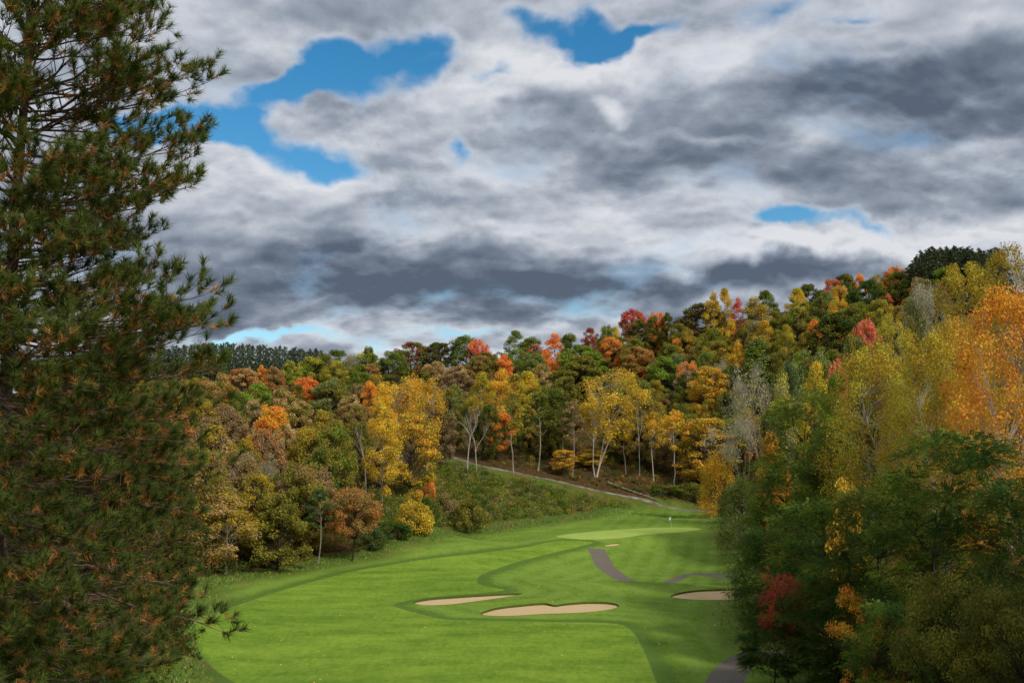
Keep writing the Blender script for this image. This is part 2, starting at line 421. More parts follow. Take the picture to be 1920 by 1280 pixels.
# ------------------------------------------------------------------ terrain: smooth surface through measured points
ctl = []
def cz(px, py, z): p = atz(px, py, z); ctl.append((p[0], p[1], z))
def cd(px, py, D): p = at(px, py, D); ctl.append((p[0], p[1], p[2]))
def cw(x, y, z): ctl.append((x, y, z))
for a in [(330,1275,.3),(420,1200,.1),(600,1275,.0),(900,1275,.0),(1200,1275,-.2),(1360,1275,-.3),(600,1180,0),(900,1190,-.1),(1150,1195,-.3),
          (450,1120,.2),(600,1100,.0),(750,1085,-.1),(820,1140,-.35),(880,1120,-.3),(1030,1142,-.5),(1030,1120,-.35),(1320,1115,-.9),(1380,1112,-.9),(1400,1180,-.4),(1330,1160,-.6),(1440,1222,-.3),
          (700,1062,.0),(850,1048,.1),(950,1035,.1),(1020,1020,.3),(900,1080,-.2),(1000,1085,-.5),(1150,1088,-.8),(1300,1093,-1.2),(1390,1095,-1.2),
          (1060,1003,.9),(1180,992,1.05),(1300,989,1.15),(1200,1002,.8),(1300,998,.8),
          (1080,1055,-1.3),(1125,1029,-.2),(1150,1077,-2.1),(1250,1066,-2.2),(1340,1056,-2.1),(1300,1028,-.8),(1220,1030,-.9),(1370,1030,-.6),
          (410,1085,.3),(560,1058,.4),(660,1046,.4)]: cz(*a)
for a in [(1190,1092,128),(1300,1096,128),(1080,1092,127),(820,1000,170),(950,985,184),(1100,976,190),(1140,957,205),(1200,978,187),(1300,974,190),
          (690,930,168),(760,950,168),(880,872,215),(960,885,218),(1040,901,222),(1150,926,225),(1240,948,222),(1340,958,214),
          (1095,893,232),(1240,911,232),(1310,935,234),(960,872,230),(880,842,235),(800,880,205),(1010,948,205),(870,950,190)]: cd(*a)
for a in [(0,2,13.3),(0,15,9.2),(0,30,4.6),(0,46,1.0),(-9,18,7.6),(-20,20,8.6),(-15,40,4.2),(-30,42,6),(-30,70,2.6),(-45,85,5),(10,20,8.2),(20,25,7),(18,45,1.6),(30,45,4),
          (0,-20,14),(-30,0,13),(30,0,13),(24,62,1.0),(33,62,3.5),(45,60,8),(34,80,3.5),(45,85,9),(60,75,15),(50,110,12),(30,100,1.2),(34,125,1.5),(55,140,11),(45,160,3),(70,160,16),(44,190,2.5),(60,190,11),
          (71,205,22),(75,262,34),(61,262,27),(119,300,53),(55,300,36),(32,322,39),(7,322,33),(-19,332,33),(-47,342,33),(-67,352,33),(-115,480,40),(-160,480,41),(-60,480,38),
          (-63,232,15.5),(-50,262,17),(-44,182,9),(-45,150,6),(-25,232,11),(20,270,20),(48,270,19),(-10,270,20),(-45,110,2.5),(-60,112,6),(-60,150,9),(-80,120,11),(-90,200,16),(-100,260,21),
          (7,372,44),(-19,376,44),(-47,382,44),(-78,392,42),(37,366,51),(63,348,55),(87,334,58),(113,332,62),(140,342,66),(160,345,68),(-115,520,52),(-160,520,53),(-60,520,50),(90,235,30),(100,180,28),(90,120,24),(160,300,62),(150,220,50),(-140,400,38),
          (-200,0,16),(200,0,28),(220,150,50),(240,300,62),(0,600,40),(200,600,52),(-200,600,40),(-220,250,30),(0,-200,14),(-200,-200,14),(200,-200,20)]: cw(*a)
ctl = np.array(ctl)
def _U(r2): return np.where(r2 > 0, r2 * np.log(np.maximum(r2, 1e-12)), 0.0)
S_ = 100.0
_P = ctl[:, :2] / S_; _n = len(_P)
_K = _U(((_P[:, None] - _P[None]) ** 2).sum(-1)) + np.eye(_n) * 2e-4
_A = np.zeros((_n + 3, _n + 3)); _A[:_n, :_n] = _K; _A[:_n, _n] = 1; _A[:_n, _n + 1:] = _P; _A[_n, :_n] = 1; _A[_n + 1:, :_n] = _P.T
_W = np.linalg.solve(_A, np.concatenate([ctl[:, 2], [0, 0, 0]]))
def gz(x, y):
    x = np.asarray(x, float); y = np.asarray(y, float)
    cx = np.clip(x, -330, 330); cy = np.clip(y, -250, 680)
    q = np.stack([cx, cy], -1).reshape(-1, 2) / S_
    o = np.empty(len(q))
    for i in range(0, len(q), 20000):
        b = q[i:i + 20000]
        o[i:i + 20000] = _U(((b[:, None] - _P[None]) ** 2).sum(-1)) @ _W[:_n] + _W[_n] + b @ _W[_n + 1:]
    return o.reshape(cx.shape)
def hit(px, py, d0=40.0, d1=420.0):
    d = ray(px, py); lo, hi = d0, d1
    for n in (160, 24, 12):
        D = np.linspace(lo, hi, n); s = D / d[1]
        zz = EYE[2] + d[2] * s - gz(d[0] * s, D)
        k = np.where(zz < 0)[0]
        if len(k) == 0: return None
        i = max(1, k[0]); lo, hi = D[i - 1], D[i]
    p = at(px, py, hi); p[2] = gz(p[0], p[1]); return p
def top_place(px, py, h, d0=60.0, d1=420.0):
    """where a tree of height h standing on the ground has its top on this ray"""
    d = ray(px, py); D = np.linspace(d0, d1, 500); s = D / d[1]
    zz = EYE[2] + d[2] * s - gz(d[0] * s, D) - h
    k = np.where((zz[1:] < 0) & (zz[:-1] >= 0))[0]
    return D[k[0]] if len(k) else None

# ------------------------------------------------------------------ playing surfaces
def smooth_poly(pts, per=6):
    P = np.asarray(pts, float); n = len(P); out = []
    for i in range(n):
        p0, p1, p2, p3 = P[i - 1], P[i], P[(i + 1) % n], P[(i + 2) % n]
        for t in np.arange(per) / per:
            out.append(0.5 * ((2 * p1) + (-p0 + p2) * t + (2 * p0 - 5 * p1 + 4 * p2 - p3) * t * t + (-p0 + 3 * p1 - 3 * p2 + p3) * t ** 3))
    return np.array(out)
def smooth_line(pts, per=8):
    P = np.asarray(pts, float); P = np.vstack([2 * P[0] - P[1], P, 2 * P[-1] - P[-2]]); out = []
    for i in range(1, len(P) - 2):
        p0, p1, p2, p3 = P[i - 1:i + 3]
        for t in np.arange(per) / per:
            out.append(0.5 * ((2 * p1) + (-p0 + p2) * t + (2 * p0 - 5 * p1 + 4 * p2 - p3) * t * t + (-p0 + 3 * p1 - 3 * p2 + p3) * t ** 3))
    out.append(P[-2]); return np.array(out)
def onground(pp): return np.array([hit(*q)[:2] for q in pp])
fair_px = [(373,1218),(368,1190),(372,1160),(417,1145),(492,1119),(580,1092),(673,1069),(767,1053),(883,1039),(971,1028),(1030,1016),(1075,1013.5),(1110,1016),(1085,1024),
           (1029,1037),(960,1055),(912,1072),(892,1087),(905,1097.5),(944,1105),(900,1110.5),(830,1116),(772,1123),(735,1133),(755,1142),(796,1153),(828,1160),
           (889,1163),(1029,1165.5),(1145,1168),(1175,1177),(1193,1197),(1210,1232),(1225,1273),(1232,1330),(900,1350),(600,1345),(470,1290),(400,1250)]
green_px = [(1044,1004.5),(1117,995.5),(1204,989.6),(1285,988),(1316,991.6),(1290,995),(1233,1000),(1146,1009.5),(1088,1010.5)]
b_px = [[(775,1129),(800,1122),(850,1118),(910,1114),(972,1111.5),(974,1114),(940,1120),(890,1127),(840,1133),(795,1134)],
        [(902,1149),(930,1139),(985,1132.5),(1020,1130),(1040,1133.5),(1060,1131),(1100,1128),(1140,1128.5),(1160,1134),(1145,1142),(1090,1148),(1020,1150.5),(960,1154),(915,1153.5)],
        [(1258,1118),(1280,1109.5),(1320,1105),(1375,1103),(1420,1103.5),(1430,1112),(1415,1121),(1360,1124),(1300,1123.5)],
        [(1133,1021.5),(1148,1018.6),(1163,1018.8),(1158,1021.8),(1140,1023.6)]]
fair = smooth_poly(onground(fair_px), 5); grn = smooth_poly(onground(green_px), 7)
bunk = [smooth_poly(onground(b), 5) for b in b_px]
def ribbon(line, w):
    T = np.gradient(line, axis=0); T /= np.linalg.norm(T, axis=1)[:, None]; N = np.stack([-T[:, 1], T[:, 0]], 1)
    w = np.broadcast_to(np.asarray(w, float), (len(line),))[:, None]
    return np.vstack([line + N * w / 2, (line - N * w / 2)[::-1]])
# near path at the lower right; path up to the green; path along the bank behind the green
pa = smooth_line(np.vstack([onground([(1345,1310),(1368,1262),(1398,1234),(1440,1223),(1500,1219)]), [[25, 77]]]), 8)
pb_pts = np.vstack([onground([(1117,1027.5),(1124,1040),(1133,1058),(1148,1072)]), [at(1190, 1085, 130.5)[:2], at(1240, 1085, 130.5)[:2]], onground([(1300,1075.5),(1380,1079)]), [[33, 127]]])
pb = smooth_line(pb_pts, 8)
pc = smooth_line(onground([(1400,962),(1340,957),(1240,947),(1150,925.5),(1040,900.5),(960,884),(890,869),(840,855)]), 8)
paths = [ribbon(pa, 2.5), ribbon(pb, np.interp(np.arange(len(pb)), [0, 24, 40, len(pb)], [2.7, 2.7, 1.7, 1.7])), ribbon(pc, 1.15)]
grass_px = [(300,1330),(335,1250),(352,1180),(362,1120),(395,1091),(480,1078),(560,1064),(640,1046),(700,1040),(740,1016),(800,1006),(860,1000),(940,990),(1020,980),(1100,968),(1150,950),(1210,946),(1290,950),(1352,958),
            (1352,990),(1362,1010),(1392,1035),(1400,1090),(1412,1150),(1440,1195),(1500,1228),(1530,1262),(1530,1330)]
grassp = smooth_poly(onground(grass_px), 3)
def inside(poly, pts):
    x, y = pts[:, 0], pts[:, 1]; r = np.zeros(len(pts), bool); px, py = poly[:, 0], poly[:, 1]; j = len(poly) - 1
    for i in range(len(poly)):
        c = ((py[i] > y) != (py[j] > y)) & (x < (px[j] - px[i]) * (y - py[i]) / (py[j] - py[i] + 1e-12) + px[i])
        r ^= c; j = i
    return r
def pdist(poly, pts):
    a = poly; b = np.roll(poly, -1, 0); o = np.full(len(pts), 1e9)
    for p, q in zip(a, b):
        d = q - p; t = np.clip(((pts - p) @ d) / (d @ d + 1e-12), 0, 1)
        o = np.minimum(o, np.linalg.norm(pts - (p + t[:, None] * d), axis=1))
    return o
# constrained triangulation of the whole ground: fine where the course is, coarse on the hills
gx, gy = np.meshgrid(np.arange(-46, 62, 1.0), np.arange(52, 216, 1.0)); fine = np.stack([gx.ravel(), gy.ravel()], 1)
fine = fine + rng.uniform(-.25, .25, fine.shape)
gx, gy = np.meshgrid(np.arange(-330, 331, 6.0), np.arange(-60, 640, 6.0)); coarse = np.stack([gx.ravel(), gy.ravel()], 1)
coarse = coarse[~((coarse[:, 0] > -48) & (coarse[:, 0] < 63) & (coarse[:, 1] > 50) & (coarse[:, 1] < 217))]
far = np.array([[sx * r, sy * r + 150] for r in (900, 2500) for sx, sy in [(math.cos(a), math.sin(a)) for a in np.arange(0, 6.28, 0.35)]])
zones = [('fairway', fair), ('putting_green', grn)] + [('bunker', b) for b in bunk] + [('cart_path', p) for p in paths]
keep = np.ones(len(fine), bool)
for nme, pl in zones: keep &= pdist(pl, fine) > 0.35
V2 = [tuple(p) for p in np.vstack([fine[keep], coarse, far])]; E2 = []
for nme, pl in zones:
    b0 = len(V2); V2 += [tuple(p) for p in pl]; E2 += [(b0 + i, b0 + (i + 1) % len(pl)) for i in range(len(pl))]
cdt = delaunay_2d_cdt([Vector(p) for p in V2], E2, [], 0, 1e-4)
GV = np.array([[p[0], p[1]] for p in cdt[0]]); GF = np.array([list(f) for f in cdt[2] if len(f) == 3])
GZ = gz(GV[:, 0], GV[:, 1])
GC = GV[GF].mean(1)
zone = np.zeros(len(GF), int)
for k, (nme, pl) in enumerate(zones): zone[inside(pl, GC)] = k + 1
nb_ = 1.0 * np.sin(GV[:, 0] * 0.31 + 1.3) * np.sin(GV[:, 1] * 0.27) + 0.6 * np.sin(GV[:, 0] * 0.83 + GV[:, 1] * 0.6)
on_course = (GV[:, 0] > -48) & (GV[:, 0] < 63) & (GV[:, 1] > 50) & (GV[:, 1] < 217)
fdist = np.where(on_course, 0.0, 30.0); io = on_course.nonzero()[0]
fdist[io] = np.where(inside(fair, GV[io]), 0, pdist(fair, GV[io]))
insg = inside(grassp, GV); wood = np.ones(len(GV)); near = (np.abs(GV[:, 0]) < 100) & (GV[:, 1] > 20) & (GV[:, 1] < 260)
dw = np.full(len(GV), 50.0); dw[near] = pdist(grassp, GV[near])
wood = np.where(insg, 0.0, np.clip((dw - 0.5) / 2.5, 0, 1)); tall = np.clip(1 - dw / np.where(insg, 5.0, 3.0), 0, 1)
# the grassy slope below the back path is tall rough, not wood floor; the tee slope is grass too
bank = (~insg) & (GV[:, 1] > 165) & (GV[:, 1] < 226) & (GV[:, 0] > -24) & (GV[:, 0] < 48)
bank &= inside(np.array([[-40, 160], [60, 160], [60, 230], *pc.tolist(), [-14, 232], [-40, 195]]), GV)
wood[bank] = 0; tall[bank] = 1
tee = GV[:, 1] < 45; wood[tee & (np.abs(GV[:, 0]) < 16)] = 0
def sub_mesh(name, faces, Z, mat, extra=None):
    u, inv = np.unique(faces, return_inverse=True); F = inv.reshape(faces.shape)
    mb = MB(); mb.add(np.column_stack([GV[u], Z[u]]), F); me = mb.build(name, mat, True)
    if extra:
        for k, a in extra.items():
            at_ = me.attributes.new(k, 'FLOAT', 'POINT'); at_.data.foreach_set('value', a[u].astype(np.float32))
    return me
Zr = GZ + 0.05 * nb_ * (wood > 0)
ground = link("ground", sub_mesh("ground", GF[zone == 0], Zr, m_rough, dict(fd=fdist, wood=wood, tall=tall)))
tagk(ground, 'structure', 'mown rough grass of the valley and leaf-strewn floor of the wooded hills')
tagk(link("fairway", sub_mesh("fairway", GF[zone == 1], Zr, m_fair)), 'structure', 'bright green mown fairway winding up the valley')
tagk(link("putting_green", sub_mesh("putting_green", GF[zone == 2], Zr, m_green)), 'structure', 'pale closely mown putting green with the flag')
blab = ['long thin sand bunker beside the fairway edge', 'wide two-lobed sand bunker in the foreground mound', 'sand bunker at the right running behind the dark trees', 'tiny patch of sand just below the putting green']
for k, b in enumerate(bunk):
    fs = GF[zone == 3 + k]; u = np.unique(fs)
    # sand is scooped: level with the grass at the near edge, lowest under the far lip
    y0, y1 = b[:, 1].min(), b[:, 1].max(); dep = 0.17 if k < 3 else 0.05
    Zs = GZ.copy(); t = np.clip((GV[u, 1] - y0) / (y1 - y0 + 1e-6), 0, 1)
    # local far edge for each x
    ex = np.array([b[:, 1][np.argsort(np.abs(b[:, 0] - x))[:10]].max() for x in GV[u, 0]])
    en = np.array([b[:, 1][np.argsort(np.abs(b[:, 0] - x))[:10]].min() for x in GV[u, 0]])
    t = np.clip((GV[u, 1] - en) / np.maximum(ex - en, 0.8), 0, 1)
    wid = np.clip((ex - en) / 2.5, 0.25, 1)
    Zs[u] = GZ[u] - 0.03 - dep * wid * t ** 0.8
    o = tagk(link("sand_bunker", sub_mesh("sand_bunker", fs, Zs, m_sand)), 'structure', blab[k])
    # lip: the cut edge of turf standing above the sand
    mb = MB(); bx = b; n = len(bx)
    zt = gz(bx[:, 0], bx[:, 1]) + 0.02
    exb = np.array([b[:, 1][np.argsort(np.abs(b[:, 0] - x))[:10]].max() for x in bx[:, 0]]); enb = np.array([b[:, 1][np.argsort(np.abs(b[:, 0] - x))[:10]].min() for x in bx[:, 0]])
    tb = np.clip((bx[:, 1] - enb) / np.maximum(exb - enb, 0.8), 0, 1)
    c = bx.mean(0); ins = bx + (c - bx) * 0.01
    far_ = np.clip((tb - .55) / .3, 0, 1)
    zb = zt - 0.06 - dep * 1.05 * tb ** 0.8
    outp = bx + (bx - c) / np.linalg.norm(bx - c, axis=1)[:, None] * 0.10
    jag = 0.05 * np.sin(np.arange(n) * 2.1) + 0.03 * np.sin(np.arange(n) * 5.3)
    Vl = np.vstack([np.column_stack([ins, zb]), np.column_stack([bx, zt + (0.02 + jag * .7) * far_ * (dep > .2)]), np.column_stack([outp, gz(outp[:, 0], outp[:, 1]) - 0.02])])
    F = [[i, (i + 1) % n, n + (i + 1) % n, n + i] for i in range(n)] + [[n + i, n + (i + 1) % n, 2 * n + (i + 1) % n, 2 * n + i] for i in range(n)]
    mb.add(Vl, F); link("bunker_lip", mb.build("bunker_lip", m_lip), o)
plab = ['grey asphalt cart path curving out of the lower right corner', 'grey asphalt cart path dropping from the green behind the bunkers', 'narrow pale path climbing left along the bank behind the green']
for k in range(3):
    tagk(link("cart_path", sub_mesh("cart_path", GF[zone == 3 + len(bunk) + k], Zr, m_pale if k == 2 else m_asph)), 'structure', plab[k])

# ------------------------------------------------------------------ tree prototypes (meshes shared by the copies)
def limb_path(a, b, rg, bow=0.12, n=5, sag=0.0, jit=0.22):
    a = np.asarray(a, float); b = np.asarray(b, float); t = np.linspace(0, 1, n)[:, None]
    d = b - a; ln = np.linalg.norm(d)
    off = rg.normal(size=3) * bow * ln; off[2] = abs(off[2]) * 0.3 - sag * ln
    P = a + d * t + off * np.sin(t * math.pi)
    P[1:-1] += rg.normal(size=(n - 2, 3)) * min(0.022, bow * jit) * ln
    return P
def env_r(shape, s):
    if shape == 'round': return np.sqrt(np.clip(1 - (2 * s - 1) ** 2, 0, 1)) ** 0.8 * (1.0 - 0.12 * (s - .4))
    if shape == 'dome': return np.clip(1 - s ** 2.6, 0, 1) ** 0.6 * np.clip(s * 4 + 0.55, 0, 1)
    if shape == 'oval': return np.sin(math.pi * np.clip(s, 0.02, 0.98) ** 0.8) ** 0.75
    if shape == 'cone': return np.clip(1 - s, 0.04, 1) ** 0.75 * np.clip(s * 6 + 0.4, 0, 1)
    if shape == 'vase': return np.clip(s * 1.3 + 0.25, 0, 1) * np.clip(1 - s ** 5, 0, 1) ** 0.5
    return np.ones_like(s)
def deciduous(seed, h, R, cb=0.25, shape='round', ncl=46, npl=150, rc=0.26, flat=0.75, leaf=0.34, tr=0.22, bark=None, lean=0.0,
              stems=1, shell=0.42, limb_r=0.35, lsides=4, upleaf=0.55, droop=0.0, gap=0.0, topdens=0.0, aspect=0.62, limbscale=1.0):
    rg = np.random.default_rng(seed)
    tk = MB(); cr = MB()
    tops = []; stems_p = []
    for k in range(stems):
        a = rg.uniform(0, 6.28); sp = 0.0 if stems == 1 else R * 0.42
        top = np.array([math.cos(a) * sp + lean * h, math.sin(a) * sp, h * (0.86 if stems == 1 else rg.uniform(.75, .9))])
        base = np.array([0, 0, -0.4]) + (0 if stems == 1 else np.array([math.cos(a), math.sin(a), 0]) * tr * 0.9)
        P = limb_path(base, top, rg, 0.025 if stems == 1 else 0.05, 9)
        rr = tr * (1 if stems == 1 else .72) * (1 - np.linspace(0, 1, 9) * 0.9); rr[0] *= 1.45
        tk.tube(P, rr, 7); stems_p.append(P)
    s = np.clip(rg.beta(1.25 + topdens, 1.05, ncl), 0.02, 0.985)
    e = env_r(shape, s) * R
    th = rg.uniform(0, 6.28, ncl) + np.arange(ncl) * 2.399
    rad = e * rg.uniform(0.25, 1, ncl) ** 0.45
    cxy = lean * h * (cb + (1 - cb) * s)
    zc = h * (cb + (1 - cb) * s * 0.97)
    C = np.column_stack([rad * np.cos(th) + cxy, rad * np.sin(th), zc])
    for i in range(ncl):
        P = stems_p[int(np.argmin([np.linalg.norm(p[6] - C[i]) for p in stems_p]))]
        hd = math.hypot(C[i, 0] - cxy[i], C[i, 1])
        za = max(h * cb * 0.75, zc[i] - hd * rg.uniform(0.5, 1.0) - 0.5)
        k = int(np.argmin(np.abs(P[:, 2] - za)))
        a = P[k]; ln = np.linalg.norm(C[i] - a)
        lp = limb_path(a, C[i], rg, 0.10, 5)
        r0 = min(tr * limb_r, 0.03 + 0.016 * ln) * limbscale
        tk.tube(lp, np.linspace(r0, 0.018 * limbscale + .006, 5), lsides)
        # leaves of this clump
        if rg.uniform() < gap: continue
        r = R * rc * rg.uniform(0.7, 1.25)
        n = int(npl * (r / (R * rc)) ** 2)
        dv = unit(rg.normal(size=(n, 3)))
        rr = r * rg.uniform(0, 1, n) ** shell
        pts = C[i] + dv * rr[:, None] * [1, 1, flat]
        if droop: pts[:, 2] -= np.abs(rg.normal(size=n)) * droop * r
        lower = pts[:, 2] < C[i, 2] - 0.35 * r * flat
        keepm = ~lower | (rg.uniform(size=n) < 0.55)
        pts = pts[keepm]; dv = dv[keepm]
        if len(pts) == 0: continue
        leaves(cr, pts, dv * 0.8 + [0, 0, upleaf], leaf, rg, np.clip(rg.normal(0.5, 0.22), 0, 1), aspect)
    return tk.build("trunk", bark or m_bark), cr.build("crown", m_leaf)
def branch_rec(mb, a, d, ln, r, depth, rg, spread=0.55, up=0.25, tips=None, sides=5, ratio=0.72):
    n = 4; P = [np.array(a, float)]; d = unit(d)
    for k in range(n):
        d = unit(d + rg.normal(size=3) * 0.10 + [0, 0, up * 0.12]); P.append(P[-1] + d * ln / n)
    mb.tube(P, np.linspace(r, r * ratio, n + 1), sides)
    if depth == 0:
        if tips is not None: tips.append((P[-1], d))
        return
    k = rg.integers(2, 4)
    for q in range(k):
        ax = rg.normal(size=3); ax -= (ax @ d) * d; ax = unit(ax)
        nd = unit(d + ax * spread * rg.uniform(0.6, 1.3) + [0, 0, up * 0.3])
        branch_rec(mb, P[-1] if q < 2 else P[2], nd, ln * rg.uniform(0.55, 0.8), r * ratio * rg.uniform(0.6, 0.85), depth - 1, rg, spread, up, tips, max(3, sides - 1), ratio)
def bare_tree(seed, h, bark, fork=0.45, spread=0.4, depth=4, r=0.14, leafy=0, leaf=0.16, lean=0.04):
    rg = np.random.default_rng(seed); tk = MB(); tips = []
    fh = h * fork; P = limb_path((0, 0, -0.4), (lean * h, 0, fh), rg, 0.02, 6)
    tk.tube(P, np.linspace(r * 1.1, r * 0.8, 6), 7)
    for q in range(3):
        a = q * 2.1 + rg.uniform(0, 1); d = np.array([math.cos(a) * spread, math.sin(a) * spread, 1.0])
        branch_rec(tk, P[-1 - (q == 2)], d, (h - fh) * 0.38, r * 0.62, depth, rg, 0.42, 0.35, tips)
    cr = MB()
    for (p, d) in tips:
        for _ in range(3):
            dd = unit(d + rg.normal(size=3) * 0.5); cr.tube([p, p + dd * h * 0.05, p + dd * h * 0.09 + [0, 0, .1]], [0.012, 0.009, 0.004], 3)
    tm = tk.build("trunk", bark); tw = cr.build("twigs", m_greytwig if bark is m_greytwig else m_barkd)
    cm = None
    if leafy:
        c2 = MB()
        T = np.array([t[0] for t in tips]); idx = rg.integers(0, len(T), leafy)
        pts = T[idx] + rg.normal(size=(leafy, 3)) * h * 0.045
        leaves(c2, pts, rg.normal(size=(leafy, 3)), leaf, rg, 0.5); cm = c2.build("crown", m_leaf)
    return tm, tw, cm
def fronds(mb, C, D, ln, rg, pairs=6, lw=0.085, ll=0.17, tint=0.5, droop=0.35):
    """pinnate leaves: a drooping rib with paired leaflets"""
    n = len(C); D = unit(D); up = np.array([0, 0, 1.0])
    S = unit(np.cross(D, up) + 1e-3); t = (np.arange(pairs) + 0.7) / pairs
    lnv = ln * rg.uniform(0.7, 1.25, n)
    rib = C[:, None] + D[:, None] * (t[None, :, None] * lnv[:, None, None]) - up * (droop * lnv[:, None] * t[None] ** 2)[..., None]
    for sgn in (-1, 1):
        ax = unit(S * sgn + D * 0.45 - up * 0.28)[:, None] * np.ones((1, pairs, 1))
        ax = ax + 0.15 * rg.normal(size=ax.shape)
        taper = (0.65 + 0.35 * np.sin(t * math.pi))[None, :, None]
        a = rib; tip = rib + ax * ll * taper * 1.0
        wv = D[:, None] * lw * taper * 0.5
        mid = rib + ax * ll * taper * 0.5
        V = np.stack([a, mid + wv, tip, mid - wv], 2).reshape(-1, 3)
        F = np.arange(len(V)).reshape(-1, 4)
        mb.add(V, F, tint)
def locust(seed, h, R, cb=0.12, ncl=70, npf=42, ln=0.46, tr=0.2, shape='round', lean=0.0, rc=0.24):
    rg = np.random.default_rng(seed); tk = MB(); cr = MB()
    P = limb_path((0, 0, -0.5), (lean * h, 0, h * 0.85), rg, 0.05, 9); tk.tube(P, tr * (1 - np.linspace(0, 1, 9) * .88), 7)
    s = rg.uniform(0.02, 0.98, ncl); e = env_r(shape, s) * R; th = rg.uniform(0, 6.28, ncl) + np.arange(ncl) * 2.4
    rad = e * rg.uniform(0.3, 1, ncl) ** 0.4; zc = h * (cb + (1 - cb) * s); cxy = lean * h * (cb + (1 - cb) * s)
    C = np.column_stack([rad * np.cos(th) + cxy, rad * np.sin(th), zc])
    for i in range(ncl):
        hd = rad[i]; za = max(h * 0.12, zc[i] - hd * 0.6); k = int(np.argmin(np.abs(P[:, 2] - za)))
        lp = limb_path(P[k], C[i], rg, 0.12, 6); tk.tube(lp, np.linspace(min(0.035, tr * .3), 0.008, 6), 4)
        r = R * rc * rg.uniform(0.75, 1.25); n = int(npf * rg.uniform(.8, 1.2))
        dv = unit(rg.normal(size=(n, 3)) * [1, 1, 0.45]); pts = C[i] + dv * r * rg.uniform(0, 1, n)[:, None] ** 0.5 * [1, 1, 0.5]
        out = unit(np.array([C[i, 0] - cxy[i], C[i, 1], 0.001]))
        fronds(cr, pts, dv + out * 0.7 + [0, 0, 0.15], ln, rg, tint=np.clip(rg.normal(.5, .22), 0, 1))
    return tk.build("trunk", m_barkd), cr.build("crown", m_leaf)
def bush(seed, h, R, leaf=0.16, ncl=26, npl=110, shape='dome'):
    rg = np.random.default_rng(seed); tk = MB(); cr = MB()
    s = rg.uniform(0.05, 0.95, ncl); e = env_r(shape, s) * R; th = rg.uniform(0, 6.28, ncl)
    rad = e * rg.uniform(0.3, 1, ncl) ** .45; C = np.column_stack([rad * np.cos(th), rad * np.sin(th), h * (0.08 + .86 * s)])
    for c in C:
        tk.tube(limb_path((rg.normal() * .1, rg.normal() * .1, -0.1), c, rg, 0.06, 4), [0.03, 0.022, 0.015, 0.006], 4)
        r = R * 0.32 * rg.uniform(.7, 1.2); dv = unit(rg.normal(size=(npl, 3)))
        leaves(cr, c + dv * (r * rg.uniform(0, 1, npl) ** .45)[:, None] * [1, 1, .85], dv + [0, 0, .5], leaf, rg, np.clip(rg.normal(.5, .22), 0, 1))
    return tk.build("stems", m_barkd), cr.build("crown", m_leaf)
def tuft(mb, c, d, rg, n=46, ln=0.15, w=0.01, tint=0.4, spread=0.72, back=0.15):
    """a brush of needles round the last stretch of a twig"""
    d = unit(d); base = c - d * (rg.uniform(0, 1, n)[:, None] * back)
    ax = rg.normal(size=(n, 3)); ax -= (ax @ d)[:, None] * d; ax = unit(ax)
    nd = unit(d * rg.uniform(0.35, 1.2, n)[:, None] + ax * spread)
    side = unit(np.cross(nd, rg.normal(size=(n, 3)))) * w * 0.5
    l = ln * rg.uniform(0.75, 1.15, n)[:, None]
    V = np.stack([base - side, base + side, base + nd * l], 1).reshape(-1, 3)
    mb.add(V, np.arange(3 * n).reshape(n, 3), np.clip(tint + rg.normal(0, .2), 0, 1))
